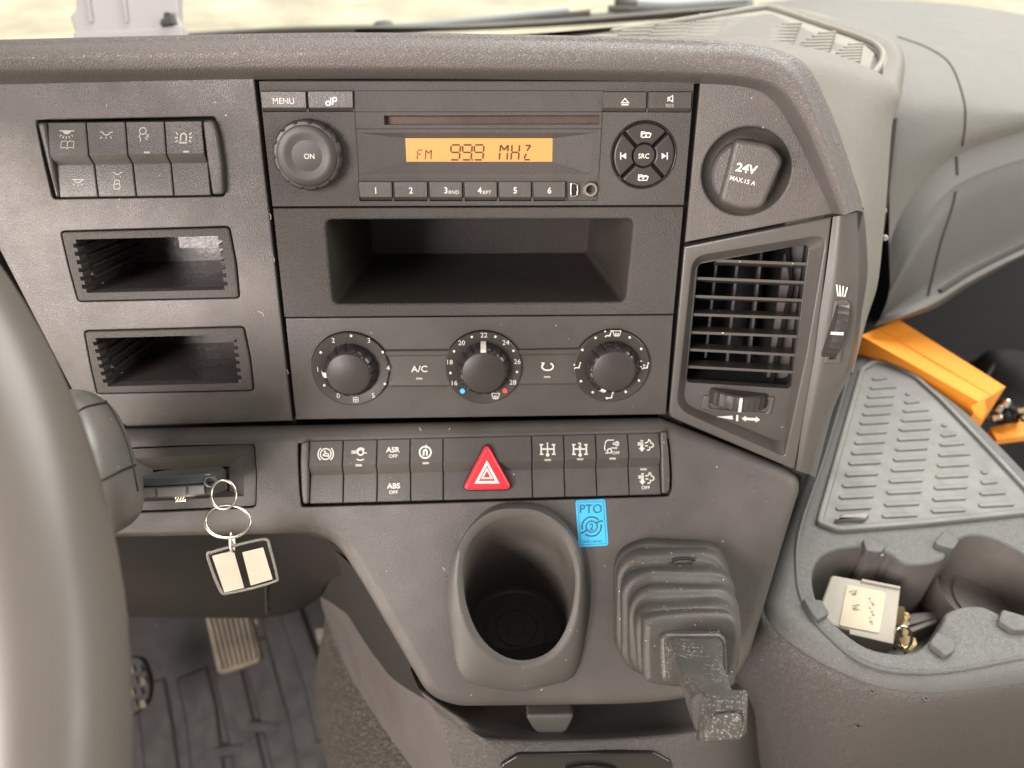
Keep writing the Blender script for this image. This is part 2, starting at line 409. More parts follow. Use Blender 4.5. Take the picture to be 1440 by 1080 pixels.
# left panel with cut-outs
BANK1 = [(50, 169), (302, 164), (309, 190), (314, 232), (317, 272), (314, 276), (76, 280), (73, 276), (60, 220)]
SLOT1 = [(84.5, 325), (323, 318), (333, 370), (337.7, 419.7), (109.6, 424.8), (96, 375)]
SLOT2 = [(117.6, 464.8), (343.6, 458.8), (353, 505), (357.5, 549.8), (136, 554.5), (126, 510)]
plate('left_panel', DP.pts([(-420, 126), (357, 108), (411, 592), (179, 600), (110, 566), (-2, 350), (-90, 190), (-420, 190)]),
      [rnd(DP.pts(BANK1), .0012, 3), rnd(DP.pts(SLOT1), .002, 3), rnd(DP.pts(SLOT2), .002, 3)], -.012, 0, mPANEL, dash, bev=.0009, hb=.0006)
plate('binnacle_panel', DP.pts([(-420, 205), (-98, 205), (-12, 365), (92, 566), (60, 640), (-420, 640)]), [], -.012, -.001, mPANEL, dash, bev=.0012)
# dark backing that closes the gaps between the panels
plate('backing', DP.pts([(-420, 110), (366, 110), (418, 600), (150, 610), (-420, 610)], -.010), [rnd(DP.pts(BANK1, -.01), .001, 2), rnd(DP.pts(SLOT1, -.01), .001, 2), rnd(DP.pts(SLOT2, -.01), .001, 2)], -.013, -.010, mGAP, dash, bev=.0002)
raw('backing', [DP.at3(356, 100, -.006), DP.at3(384, 290, -.006), DP.at3(400, 446, -.006), DP.at3(417, 596, -.006), DP.at3(409, 596, -.006), DP.at3(352, 100, -.006)], [(0, 1, 2, 3, 4, 5)], mGAP, dash)
raw('backing', [DP.at3(974, 100, -.006), DP.at3(990, 100, -.006), DP.at3(946, 590, -.006), DP.at3(932, 590, -.006)], [(0, 1, 2, 3)], mGAP, dash)

# power socket panel, on the vent plane
SOCK = PV.at(1049, 242)
def to_dp(poly, plane): return [DP.loc(plane.o + plane.x * p.x + plane.y * p.y + plane.n * (p.z if len(p) > 2 else 0)) for p in poly]
VP_ = PV.sub(1049, 242)
sockp = bpy.data.objects.new('x', None)
def on_plane(obj, plane, base): obj.matrix_basis = base.mat.inverted() @ plane.mat
rs = (VP_.at(1110, 242) - VP_.at(986, 242)).length / 2
o = plate('socket_panel', rnd(VP_.pts([(985, 110), (1050, 112), (1092, 130), (1120, 172), (1150, 236), (1180, 299), (963, 341)]), [0, .02, .01, .01, 0, 0, 0], 4),
      [[Vector((rs * math.cos(a), rs * math.sin(a))) for a in [2 * math.pi * k / 48 for k in range(48)]]], -.012, 0, mPANEL, dash, bev=.0008, hb=.0012)
on_plane(o, VP_, DP)
o = lathe('socket_recess', [(rs, -.001), (rs * .97, -.0022), (rs * .84, -.0055), (rs * .76, -.0062), (rs * .5, -.0065)], mPANEL, dash); on_plane(o, VP_, DP)

# grained pad that runs along the top and down the right side
ctrl = dict(
 inner=[(-420, 131), (200, 115), (500, 111), (800, 113), (960, 117), (1045, 122), (1086, 141), (1116, 186), (1143, 241), (1170, 300)],
 under=[(-420, 112), (200, 101), (500, 99), (800, 102), (965, 106), (1050, 112), (1096, 130), (1127, 174), (1153, 232), (1180, 301)],
 face=[(-420, 102), (200, 91), (500, 88), (800, 91), (968, 96), (1056, 102), (1103, 122), (1134, 168), (1160, 227), (1187, 302)],
 mid=[(-420, 87), (200, 74), (500, 70), (800, 74), (972, 79), (1062, 85), (1111, 106), (1143, 157), (1170, 224), (1196, 299)],
 outer=[(-420, 76), (200, 60), (500, 55), (800, 59), (976, 64), (1068, 71), (1120, 95), (1152, 150), (1181, 223), (1206, 296)],
 top=[(-420, 71), (200, 55), (500, 50), (800, 54), (982, 60), (1080, 67), (1133, 91), (1165, 149), (1192, 222), (1213, 296)])
curl = {'inner': -.001, 'under': .012, 'face': .0155, 'mid': .0165, 'outer': .012, 'top': .002}
rows = []
def yawlift(x): return max(0, (x - 965)) * .000075
for k in ('inner', 'under', 'face', 'mid', 'outer', 'top'):
    rows.append([DP.at3(x, y, curl[k] + yawlift(x)) for x, y in ctrl[k]])
back = []
for i, (x, y) in enumerate(ctrl['top']):
    p = rows[-1][i]; back.append(DP.loc(DP.o + DP.x * p.x + DP.y * p.y + DP.n * p.z + FWD * .05 - UP * (.03 if i < 5 else .012)) + (Vector((.012, 0, 0)) if i > 5 else Vector((0, 0, 0))))
rows.append(back)
pad = sloft('top_pad', rows, mPAD, dash, nu=14, nv=6)
raw('pad_end', [rows[k][-1] for k in range(6)] + [rows[0][-1] + Vector((0, 0, -.02)), rows[5][-1] + Vector((0, 0, -.02))], [(0, 1, 2, 3, 4, 5, 7, 6)], mPAD, dash)

# side of the stack behind the pad's right edge, windscreen light painted as paler plastic
def D3(L): return [DP.pw(x, y, d) for x, y, d in L]
r0 = D3([(1000, 61, .336), (1076, 66, .333), (1131, 89, .333), (1160, 140, .335), (1186, 205, .338), (1212, 288, .344), (1214, 330, .352), (1217, 372, .36), (1212, 440, .372), (1196, 520, .385)])
r1 = D3([(1010, 57, .37), (1100, 66, .365), (1165, 92, .365), (1192, 135, .365), (1212, 195, .365), (1222, 280, .37), (1223, 330, .375), (1222, 380, .38), (1214, 445, .392), (1197, 522, .40)])
r2 = D3([(1030, 54, .42), (1140, 72, .41), (1205, 97, .41), (1236, 125, .405), (1238, 180, .40), (1237, 270, .40), (1233, 330, .40), (1228, 392, .405), (1216, 450, .41), (1198, 524, .42)])
r3 = D3([(1040, 52, .46), (1150, 70, .46), (1226, 98, .455), (1262, 128, .45), (1254, 172, .44), (1247, 270, .43), (1242, 330, .43), (1234, 400, .43), (1218, 452, .44), (1199, 525, .445)])
r4 = D3([(1045, 54, .48), (1155, 74, .48), (1232, 104, .48), (1264, 136, .475), (1252, 180, .47), (1245, 275, .46), (1238, 335, .46), (1230, 405, .46), (1214, 456, .465), (1197, 527, .47)])
r5 = D3([(1045, 90, .50), (1155, 100, .5), (1232, 125, .50), (1250, 150, .50), (1245, 185, .50), (1240, 285, .5), (1230, 340, .50), (1225, 410, .50), (1210, 460, .50), (1195, 530, .50)])
sloft('stack_side', [r0, r1, r2, r3, r4, r5], mSIDELIT, dash, nu=6, nv=5)
# tray border ridge on the dash top
rid = [(860, 44, .56), (1000, 22, .60), (1066, 11, .62), (1085, 12, .62), (1150, 33, .585), (1215, 55, .55), (1238, 70, .52), (1240, 86, .49), (1228, 104, .46)]
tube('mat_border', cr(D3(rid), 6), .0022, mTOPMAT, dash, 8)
ridge2 = D3([(1075, 4, .66), (1160, 24, .62), (1240, 52, .57), (1266, 78, .53), (1268, 122, .475)])
sloft('top_rim', [D3([(1068, 9, .635), (1150, 32, .60), (1222, 56, .555), (1246, 76, .52), (1240, 108, .47)]),
                  D3([(1075, 3, .645), (1160, 24, .61), (1242, 51, .56), (1266, 76, .52), (1262, 124, .462)]),
                  D3([(1080, 3, .66), (1165, 27, .63), (1250, 56, .585), (1272, 82, .545), (1267, 140, .49)])], mSIDELIT, dash)
# top surface under the mat
raw('dash_top', D3([(640, 66, .5), (700, 52, .56), (860, 42, .57), (1066, 9, .64), (1090, 10, .64), (1225, 56, .56), (1245, 76, .53), (1240, 115, .47), (1050, 75, .48)]),
    [(0, 1, 2, 3, 4, 5, 6, 7, 8)], mSIDELIT, dash)
# far top edge of the dash towards the windscreen
sloft('dash_back', [D3([(-100, 62, .45), (300, 55, .46), (650, 53, .5), (1000, 28, .62)]), D3([(-100, 90, .55), (300, 80, .56), (650, 65, .56), (1000, 25, .66)]), D3([(-100, 110, .75), (300, 100, .75), (650, 90, .75), (1000, 60, .75)])], mDARKFAB, dash, nu=3, nv=2)

# ---------------------------------------------------------------- passenger side
c0 = [(1062, 4, 1.15), (1150, -3, 1.15), (1250, 0, 1.15), (1345, 6, 1.15), (1440, 20, 1.15), (1570, 45, 1.15)]
c1 = [(1150, 20, .80), (1205, 30, .80), (1270, 40, .80), (1360, 42, .82), (1455, 55, .85), (1570, 80, .88)]
c2 = [(1235, 60, .66), (1262, 75, .66), (1310, 85, .665), (1385, 95, .68), (1465, 105, .70), (1570, 120, .72)]
c3 = [(1255, 130, .60), (1275, 135, .60), (1318, 135, .605), (1390, 142, .62), (1470, 148, .64), (1570, 150, .66)]
c4 = [(1252, 230, .59), (1268, 215, .59), (1312, 195, .595), (1382, 180, .61), (1465, 165, .63), (1570, 160, .65)]
c5 = [(1250, 345, .60), (1268, 300, .60), (1302, 252, .605), (1352, 214, .615), (1445, 183, .635), (1570, 150, .655)]
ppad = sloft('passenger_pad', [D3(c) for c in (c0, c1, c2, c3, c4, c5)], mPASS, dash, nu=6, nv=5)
t1 = [(x, y, d + .0008) for x, y, d in c5]
t2 = [(1251, 374, .599), (1272, 322, .599), (1308, 273, .6035), (1355, 234, .6135), (1445, 203, .6335), (1570, 172, .6535)]
t3 = [(1252, 402, .597), (1278, 340, .597), (1313, 290, .602), (1357, 254, .612), (1445, 222, .632), (1570, 192, .652)]
tstrip = sloft('trim_strip', [D3(c) for c in (t1, t2, t3)], mTRIM, dash, nu=6, nv=4)
g1 = [(x, y, d + .001) for x, y, d in t3]
g2 = [(1247, 425, .598), (1282, 368, .598), (1320, 318, .603), (1362, 284, .613), (1445, 252, .633), (1570, 224, .653)]
g3 = [(1236, 450, .604), (1276, 425, .606), (1316, 400, .610), (1364, 372, .622), (1447, 335, .643), (1570, 290, .664)]
g4 = [(1228, 459, .612), (1272, 448, .616), (1314, 434, .620), (1364, 402, .632), (1447, 357, .652), (1570, 305, .672)]
g5 = [(1228, 450, .80), (1272, 440, .80), (1312, 425, .80), (1362, 395, .80), (1445, 345, .80), (1570, 290, .80)]
gface = sloft('glovebox_face', [D3(c) for c in (g1, g2, g3, g4, g5)], mGLOVE, dash, nu=6, nv=5)
def pxl(L, n=8): return [(p.x, p.y) for p in cr([Vector(q) for q in L], n)]
tube('seam', drape(ppad, DP, pxl([(1262, 52), (1305, 68), (1337, 92), (1355, 140), (1357, 175), (1353, 205)]), 0), .0010, mSEAM, dash, 6)
tube('seam', drape(tstrip, DP, pxl([(1345, 221), (1346, 246)]), 0), .0012, mSEAM, dash, 6)
tube('seam', drape(gface, DP, pxl([(1344, 270), (1338, 295), (1322, 345), (1305, 415)]), 0), .0012, mSEAM, dash, 6)
tube('seam', drape(gface, DP, pxl([(1322, 410), (1370, 380), (1440, 345)]), 0), .0022, mSEAM, dash, 6)
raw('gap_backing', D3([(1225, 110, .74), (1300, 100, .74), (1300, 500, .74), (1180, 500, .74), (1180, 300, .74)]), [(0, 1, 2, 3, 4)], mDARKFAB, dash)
# dark bracket strip and clips between the stack and the passenger side
sloft('side_strip', [D3([(1262, 165, .53), (1256, 220, .53), (1250, 280, .53), (1242, 330, .53), (1232, 390, .53), (1215, 450, .53)]),
                     D3([(1254, 168, .53), (1247, 220, .53), (1240, 280, .53), (1232, 335, .53), (1222, 395, .53), (1200, 460, .53)])], mSEAM, dash)
for (x, y) in ((1241, 296), (1243, 334), (1225, 362)):
    p = DP.pw(x, y, .452); V, F = lathe_vf([(.0018, 0), (.0018, .002), (.0012, .0028)], 10); raw('clip', [v + p for v in V], F, mDEVICE, dash)
# under-dash darkness on the passenger side: panel and floor
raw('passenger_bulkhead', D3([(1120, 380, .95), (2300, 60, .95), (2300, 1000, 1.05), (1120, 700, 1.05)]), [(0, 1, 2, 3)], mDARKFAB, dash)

for L in ([(379, 300), (381, 304), (380.5, 309)], [(385, 362), (386, 368)], [(404, 520), (405.5, 526)], [(363, 438), (369, 440), (371, 445)], [(150, 146), (149.5, 151)]):
    sym(DP, dash, [L], mDIM, .0002, .7, name='scuff')
# ================================================================== LOWER FACE
LP = PL.sub(680, 640)
BANK2 = [(419, 617), (560, 612.5), (760, 608), (938, 604), (942, 630), (944.5, 665), (944.5, 690), (941, 698), (700, 705), (424, 713), (421.5, 690), (419.5, 650)]
KEYR = [(150, 631), (352, 622), (358, 625), (361, 668), (360, 711), (355, 714), (150, 723)]
INS = [(724.5, 706), (760, 711), (795, 735), (818, 775), (828, 834), (824, 885), (808, 948), (772, 963), (731.7, 971), (690, 966), (648.6, 950), (634, 890), (628, 834), (636, 785), (660, 740), (690, 713)]
insl = cr(LP.pts(INS), 5, True)
outl = rnd(LP.pts([(20, 606), (410, 599), (932, 588), (1139, 667), (1098, 800), (1058, 935), (1030, 972), (960, 992), (887, 998), (640, 1001), (600, 985), (505, 822), (470, 768), (430, 754), (20, 762)]),
           [0, 0, 0, .012, .05, .02, .02, .02, .02, .014, .014, .06, .02, .02, 0], 6)
o = plate('lower_panel', outl, [rnd(LP.pts(BANK2), .001, 2), rnd(LP.pts(KEYR), .001, 2), inset(ccw(insl), .0015)], -.055, 0, mPANEL, dash, bev=.0085, hb=.0006, seg=6)
on_plane(o, LP, DP)
for L in ([(590, 601), (592, 606)], [(633, 602), (631, 605)], [(622, 798), (626, 801), (624, 803)]):
    o = sym(LP, dash, [L], mDIM, .0002, .7, name='scuff'); on_plane(o, LP, DP)
o = raw('backing', [LP.at3(400, 605, -.012), LP.at3(960, 590, -.012), LP.at3(960, 715, -.012), LP.at3(400, 725, -.012)], [(0, 1, 2, 3)], mGAP, dash); on_plane(o, LP, DP)

# ---------------------------------------------------------------- dark knee bolster behind the lower panel
sloft('knee_bolster', [D3([(60, 720, .43), (300, 720, .43), (400, 725, .43), (520, 800, .43)]), D3([(60, 790, .50), (300, 790, .50), (400, 795, .50), (464, 816, .50)]),
                       D3([(60, 862, .56), (300, 866, .56), (400, 862, .57), (449, 840, .585)]), D3([(60, 858, .72), (300, 860, .72), (400, 858, .72), (449, 838, .72)])], mBOLSTER, dash, nu=5, nv=4)
tube('seam', D3([(374, 820, .515), (375, 862, .552)]), .0007, mSEAM, dash, 6)
# ================================================================== ROCKER SWITCH BANKS
def rocker(parent, pl, TL, TR, BR, BL, f1, f2, H, m, name='switch'):
    """one rocker: upper face, step, lower face. H = heights at top, step top, step bottom, bottom"""
    hm = sum(H) / 4
    tl, tr, br, bl = [pl.at(*p, hm) for p in (TL, TR, BR, BL)]
    prof = [(0, H[0] - .0006), (.012, H[0]), (f1 - .02, H[1]), (f1, H[1] - .0003), (f2, H[2]), (f2 + .02, H[2] + .00015), (.985, H[3]), (1, H[3] - .0006)]
    e = .00035; rows = []
    for t, h in prof:
        a = lerp(tl, bl, t); b = lerp(tr, br, t); w_ = (b - a).length; k = e / w_
        rows.append([Vector((*lerp(a, b, 0), -.008)), Vector((*lerp(a, b, 0), h - e)), Vector((*lerp(a, b, k), h)), Vector((*lerp(a, b, 1 - k), h)), Vector((*lerp(a, b, 1), h - e)), Vector((*lerp(a, b, 1), -.008))])
    r0 = [Vector((p.x, p.y, -.008)) for p in rows[0]]; r1 = [Vector((p.x, p.y, -.008)) for p in rows[-1]]
    o = loft(name, [r0] + rows + [r1], m, parent, ang=25)
    yt = (tl.y + tr.y) / 2; yb = (bl.y + br.y) / 2
    def zf(y):
        t = (yt - y) / (yt - yb)
        if t < (f1 + f2) / 2: return H[0] + (H[1] - H[0]) * max(0, min(1, t / f1)) + .00018
        return H[2] + (H[3] - H[2]) * max(0, min(1, (t - f2) / (1 - f2))) + .00018
    return o, zf
def endcap(parent, pl, L, m=mKEY, h=.0035):
    """L: outline in pixels"""
    return plate('end_cap', rnd(pl.pts(L, h), .0014, 3), [], -.008, h, m, parent, bev=.0010)

# ---- upper left bank
UB = PP.sub(190, 225)
bank = thing('switch_bank', 'bank of four interior light rocker switches above the two empty slots', 'switches', UB)
plate('recess', UB.pts([(44, 160), (312, 155), (326, 285), (70, 290)], -.008), [], -.011, -.009, mGAP, bank, bev=.0002)
Ht = (.0015, .0042, .0008, .0026)
xt = [63.5, 119, 174.5, 229.5, 283.5]; xb = [84, 138.5, 192, 245, 297.5]
ytop = lambda x: 172.5 - (x - 60) * .012; ybot = lambda x: 278 - (x - 80) * .015
sw1 = []
for i in range(4):
    a, b = xt[i] + .8, xt[i + 1] - .8; c, d = xb[i] + .8, xb[i + 1] - .8
    sw1.append(rocker(bank, UB, (a, ytop(a)), (b, ytop(b)), (d, ybot(d)), (c, ybot(c)), .44, .56, Ht, mKEY))
endcap(bank, UB, [(52, 172.5), (62.5, 172), (71, 217), (83, 277), (78, 277.5), (66, 230)])
endcap(bank, UB, [(284.5, 169.5), (299, 168.5), (306, 190), (312, 230), (314, 270), (312, 273.5), (298.5, 274), (290, 217)])
def ic(pl, sw, strokes, c, sc=1.0, w=1.3, fills=(), m=mWHITE):
    o, zf = sw; m = mFADED if (pl is UB and m is mWHITE) else m; return sym(pl, o, strokes, m, .003, w, fills, zf=zf, c=c, sc=sc)
def dome(up=False): return arc(0, 0, 6, 0, 180, 8, 4.5) if not up else arc(0, 0, 6, 180, 360, 8, 4.5)
rays = [[(-8, 4), (-11, 7)], [(-4, 6), (-6, 10)], [(0, 6.5), (0, 11)], [(4, 6), (6, 10)], [(8, 4), (11, 7)]]
ic(UB, sw1[0], [[(-11, -2), (11, -2)]] + [[(x * .9, y * .9) for x, y in r] for r in rays], (93, 186), .95, 1.2, fills=[[(-6, -1.5)] + arc(0, -1.5, 6, 180, 0, 8, 4.5)])
ic(UB, sw1[0], [[(0, -4), (0, 5)], [(0, -4), (-3, -6), (-9, -5), (-9, 4), (-3, 3), (0, 5), (3, 3), (9, 4), (9, -5), (3, -6), (0, -4)]], (95.5, 204), 1.0, .9, m=mDIM)
ic(UB, sw1[1], [[(-9, -4), (-5, -4)] + arc(0, -4, 5, 180, 0, 6, 4) + [(9, -4)], [(-6, 2), (-8, 5)], [(0, 2), (0, 5)], [(6, 2), (8, 5)]], (149, 190), 1, 1.2)
ic(UB, sw1[2], [{'p': circ(-1, -4, 5, 12), 'closed': True}, [(-4, 0), (-6, 4), (-3, 8), (-4, 12)], [(4, 0), (9, 3)], [(4, 3), (9, 6)], [(3, 6), (7, 9)]], (201, 188), .95, 1.1)
ic(UB, sw1[3], [[(-6, 7), (6, 7)], [(-4, 5), (-4, -2)] + arc(0, -2, 4, 180, 360, 8) + [(4, 5)], [(-8, 0), (-12, 0)], [(-8, -4), (-11, -7)], [(-8, 4), (-11, 6)], [(8, 0), (12, 0)], [(8, -4), (11, -7)], [(8, 4), (11, 6)]], (258, 193.5), 1, 1.7)
ic(UB, sw1[0], [[(-8, -3), (8, -3)], [(-5, -3)] + arc(0, -3, 5, 180, 0, 8, 4), [(-5, 3), (-6, 5)], [(0, 4), (0, 6)], [(5, 3), (6, 5)]], (108, 256), 1, 1, m=mDIM)
ic(UB, sw1[1], [[(-7, -11), (-4, -11)] + arc(0, -11, 4, 180, 0, 6, 3) + [(7, -11)], [(-4, -6), (-5, -4)], [(4, -6), (5, -4)], [(-3, 0), (3, 0), (5, 10), (3, 12), (-4, 12), (-4, 5), (-3, 0)], [(-4, 5), (4, 5)]], (163, 254), 1, 1, m=mDIM)
for i, (x, y) in enumerate(((208, 214), (263, 213))):
    sym(UB, sw1[2 + i][0], [], mDIM, .003, fills=[[(-4, -1.2), (4, -1.2), (4, 1.2), (-4, 1.2)]], c=(x, y), zf=sw1[2 + i][1], name='indicator')

# ---- lower bank
LB = PL.sub(680, 660)
bank2 = thing('switch_bank', 'long bank of rocker switches around the red hazard button above the cup holder', 'switches', LB)
plate('recess', LB.pts([(410, 612), (950, 600), (952, 702), (414, 718)], -.008), [], -.0115, -.009, mGAP, bank2, bev=.0002)
xt = [434.5, 482, 530, 576.5, 623, 747.5, 792.5, 837.5, 883, 928]; xb = [435.5, 482.5, 530, 577.5, 623.5, 749, 794.5, 839.5, 885, 930]
ytop = lambda x: 620.5 - (x - 434) * .0235; ybot = lambda x: 708.5 - (x - 434) * .0265
sw2 = []
for i in range(9):
    a, b = xt[i] + .7, xt[i + 1] - .7; c, d = xb[i] + .7, xb[i + 1] - .7
    sw2.append(rocker(bank2, LB, (a, ytop(a)), (b, ytop(b)), (d, ybot(d)), (c, ybot(c)), .405, .545, (.0014, .0040, .0008, .0026), mKEY))
endcap(bank2, LB, [(423, 621.5), (433.5, 620.5), (434.5, 708.5), (426, 709), (423.5, 690), (422, 650)])
endcap(bank2, LB, [(929, 607), (937, 606.5), (940.5, 632), (942.5, 665), (942, 688), (939, 694), (931, 695)])
# hazard button
hz = sw2[4][0]
tri = rnd(LB.pts([(684.5, 622.5), (721, 688), (649.5, 689)], .005), .0038, 6)
plate('hazard_button_gap', inset(ccw(tri), -.0007), [], .0, .0042, mGAP, hz, bev=.0003)
hb_ = plate('hazard_button', tri, [], .001, .0062, mRED, bank2, bev=.0016, seg=4)
hb_['label'] = 'red triangular hazard warning button'
def tri_px(s, c=(684.8, 667.5)): return [(c[0], c[1] - s * 1.13), (c[0] + s, c[1] + s * .72), (c[0] - s, c[1] + s * .74)]
sym(LB, hb_, [{'p': tri_px(14.6), 'closed': True, 'w': 3.6}, {'p': tri_px(6.8), 'closed': True, 'w': 2.2}], mWHITE, .0064)
# symbols
def kc(i, top=True): return ((xt[i] + xt[i + 1]) / 2, 0)
ic(LB, sw2[0], [{'p': circ(0, 0, 7.5, 20), 'closed': True, 'w': 1.6}, arc(0, 0, 10.8, 130, 230, 8), arc(0, 0, 10.8, -50, 50, 8), [(-4, 2), (4, 3), (4, 0), (-1, -1), (-4, 2)], [(-3, -3), (-1, -4), (0, -1)]], (458, 638.5), 1, 1.6)
ic(LB, sw2[1], [{'p': circ(2, 0, 4, 14), 'closed': True, 'w': 1.8}, [(-11, 1), (-3, 1)], [(-11, -1.5), (-3, -1.5)], [(6, 1), (11, 1)], arc(2, 0, 6, 190, 330, 6), arc(2, 2, 9, 55, 125, 6)], (505, 636), 1, 1.3)
txt(LB, sw2[2][0], 'ASR', 552.5, 632.5, 7.5, mWHITE, .003, .02, zf=sw2[2][1], sx=1.05); txt(LB, sw2[2][0], 'OFF', 553, 641.3, 4.7, mWHITE, .003, .01, zf=sw2[2][1], sx=1.1)
txt(LB, sw2[2][0], 'ABS', 553, 683.7, 7.5, mWHITE, .003, .02, zf=sw2[2][1], sx=1.05); txt(LB, sw2[2][0], 'OFF', 553, 692.5, 4.7, mWHITE, .003, .01, zf=sw2[2][1], sx=1.1)
ic(LB, sw2[3], [{'p': circ(0, 0, 8, 20), 'closed': True, 'w': 2.2}, {'p': [(-2.3, 4.5), (-2.3, -1)] + arc(0, -1, 2.3, 180, 360, 6) + [(2.3, 4.5)], 'w': 2.4}], (598, 636), 1, 1.6, fills=[[(-2.5, -7.5), (2, -11), (2, -5)]])
def gearsym(c, i, d):
    ic(LB, sw2[i], [[(-9, -6), (-9, 7)], [(9, -6), (9, 7)], [(-9, 0), (9, 0)], [(0, -2), (0, 7)], [(-11, -6), (-6, -6)], [(-11, 7), (-6, 7)], [(11, -6), (6, -6)], [(11, 7), (6, 7)]], c, 1, 2.1, fills=[circ(0, 8, 2.6, 10)])
    txt(LB, sw2[i][0], d, c[0], c[1] - 5.5, 7.5, mWHITE, .003, .03, zf=sw2[i][1])
gearsym((770, 631.5), 5, '1'); gearsym((815.5, 631.5), 6, '2')
ic(LB, sw2[7], [[(-9, 6), (-10, 2), (-8, -7), (-4, -9), (4, -9)], [(-1, 2), (8, 2)], [(-9, 9), (0, 9)], {'p': circ(-3, 6, 3, 10), 'closed': True, 'w': 1.6}, [(2, -5), (5, -5), (8, -7), (8, -1), (5, -3), (2, -3)], [(10, -7), (10, -1)]], (860, 628), 1, 1.3, fills=[[(5, .2), (9, 2), (5, 3.8)]])
txt(LB, sw2[7][0], 'OFF', 866, 636.8, 4.2, mWHITE, .003, .015, zf=sw2[7][1], sx=1.05)
def dpf(c, i):
    ic(LB, sw2[i], [[(-6, -7), (-2, -7)], [(-10, -4), (-2, -4)], [(-10, -1.5), (-2, -1.5)], [(0, -4), (4, -5), (6, -8), (9, -6)], [(0, 0), (4, 0)], arc(9, -1, 3, -110, 100, 6), arc(4, 3, 3, -40, 120, 6), arc(5, -6, 3, -90, 20, 4)], c, 1, 1.6, fills=[[(-6.5, 0), (-2.5, 0), (-2.5, 3), (0, 3), (-4.5, 8), (-9, 3), (-6.5, 3)]])
dpf((907, 627), 8); dpf((908.5, 674), 8)
txt(LB, sw2[8][0], 'OFF', 908.5, 686, 4.6, mWHITE, .003, .015, zf=sw2[8][1], sx=1.1)
for i, x, y in ((1, 505, 654), (3, 599, 651), (5, 770, 646.5), (6, 815.5, 645.5), (7, 861, 644.5), (8, 906, 660.5)):
    sym(LB, sw2[i][0], [], mDIM, .003, fills=[[(-4.5, -1.4), (4.5, -1.4), (4.5, 1.4), (-4.5, 1.4)]], c=(x, y), zf=sw2[i][1], name='indicator')

# ================================================================== EMPTY SWITCH SLOTS
def slot(outer, inner, label, seed):
    c = (sum(p[0] for p in outer) / len(outer), sum(p[1] for p in outer) / len(outer))
    sp = PP.sub(*c); t = thing('empty_slot', label, 'slot', sp, 'empty switch slots in the left panel')
    TL, TR, BR, BL = inner
    def teeth(a, b, n, d):   # notched edge from a to b
        out = []; L = [(a[0] + (b[0] - a[0]) * k / (2 * n + 1), a[1] + (b[1] - a[1]) * k / (2 * n + 1)) for k in range(2 * n + 2)]
        for k in range(2 * n + 1):
            dx = d if k % 2 else 0
            out += [(L[k][0] + dx, L[k][1]), (L[k + 1][0] + dx, L[k + 1][1])]
        return out
    hole = [TL, TR] + teeth(TR, BR, 6, 5) + [BR, BL] + teeth(BL, TL, 6, -5)
    hp = []
    for p in sp.pts(hole):
        if not hp or (p - hp[-1]).length > 1e-5: hp.append(p)
    if (hp[0] - hp[-1]).length < 1e-5: hp.pop()
    o4 = inset(ccw(rnd(sp.pts(outer), .002, 4)), .0006)
    plate('frame', o4, [hp], -.006, .0006, mTRAYF, t, bev=.0008, hb=.0001)
    q = sp.pts([(TL[0] - 6, TL[1] - 1), (TR[0] + 6, TR[1] - 1), (BR[0] + 6, BR[1] + 1), (BL[0] - 6, BL[1] + 1)])
    z1 = -.0055; dep = -.062
    A = [Vector((p.x, p.y, z1)) for p in q]; B = [Vector((p.x * .94, p.y * .92, dep)) for p in q]
    raw('pocket', A + B, [(0, 1, 5, 4), (1, 2, 6, 5), (2, 3, 7, 6), (3, 0, 4, 7), (4, 5, 6, 7)], mSLOTIN, t, ang=10)
    # ribs on the left wall and a ledge at the back right
    for k in range(4):
        f = .2 + k * .2; a = lerp(A[0], A[3], f); b = lerp(B[0], B[3], f)
        tube('rib', [a + Vector((.0008, 0, -.004)), b + Vector((.0008, 0, 0))], .0012, mSLOTIN, t, 6)
    m0 = lerp(B[0], B[1], .45); V, F = box_vf((lerp(B[0], B[1], .72).x, lerp(B[1], B[2], .3).y, dep + .01), ((B[1] - B[0]).length * .54, (B[1] - B[2]).length * .5, .02)); raw('ledge', V, F, mSLOTIN, t)
    return t
slot(SLOT1, [(107, 336.5), (306.6, 331.5), (316.4, 407), (123, 411.4)], 'empty rectangular switch slot directly under the upper switch bank', 1)
slot(SLOT2, [(135, 475), (327.3, 470), (336, 538), (152.5, 543)], 'empty rectangular switch slot, the lower one above the ignition key', 2)

# ================================================================== RADIO
RP = PP.sub(670, 205)
radio = thing('car_radio', 'black car radio with amber display showing 99.9 MHz', 'radio', RP)
HB = RP.pts([(500, 182.5), (845, 182.5), (841, 255), (504, 255)]); 
CDS = RP.pts([(540, 162.5), (843, 162), (842.5, 175), (540.5, 175.5)])
kc_ = RP.at(436, 217.5); kr = .0150
dc_ = RP.at(905, 218); dr = .01475
circ2 = lambda c, r, n=48: [Vector((c.x + r * math.cos(2 * math.pi * k / n), c.y + r * math.sin(2 * math.pi * k / n))) for k in range(n)]
BT = {'MENU': [(366.8, 128.3), (429.3, 128.3), (430.8, 157), (369.5, 157)], 'note': [(433, 128.2), (495.5, 127.8), (496, 156.6), (435.2, 157)],
      'eject': [(848.5, 129), (909, 129), (908, 157.4), (847.5, 157.2)], 'mute': [(912.6, 129), (972.6, 129), (971, 157.6), (911.6, 157.5)]}
xs_ = [(504.7, 550.3), (554, 600), (603.6, 649), (652.8, 698), (701.3, 746), (749.6, 794.2)]
for i, (a, b) in enumerate(xs_): BT[str(i + 1)] = [(a, 255.4), (b, 255.4), (b + .6, 282.3), (a + 1.5, 282.3)]
JK = [(796.3, 255.4), (841, 255), (840.3, 282), (797, 282.3)]
btl = [inset(ccw(RP.pts(q)), -.00016) for q in BT.values()]
DISP = [(507, 187), (838, 187), (829, 244), (511, 244)]
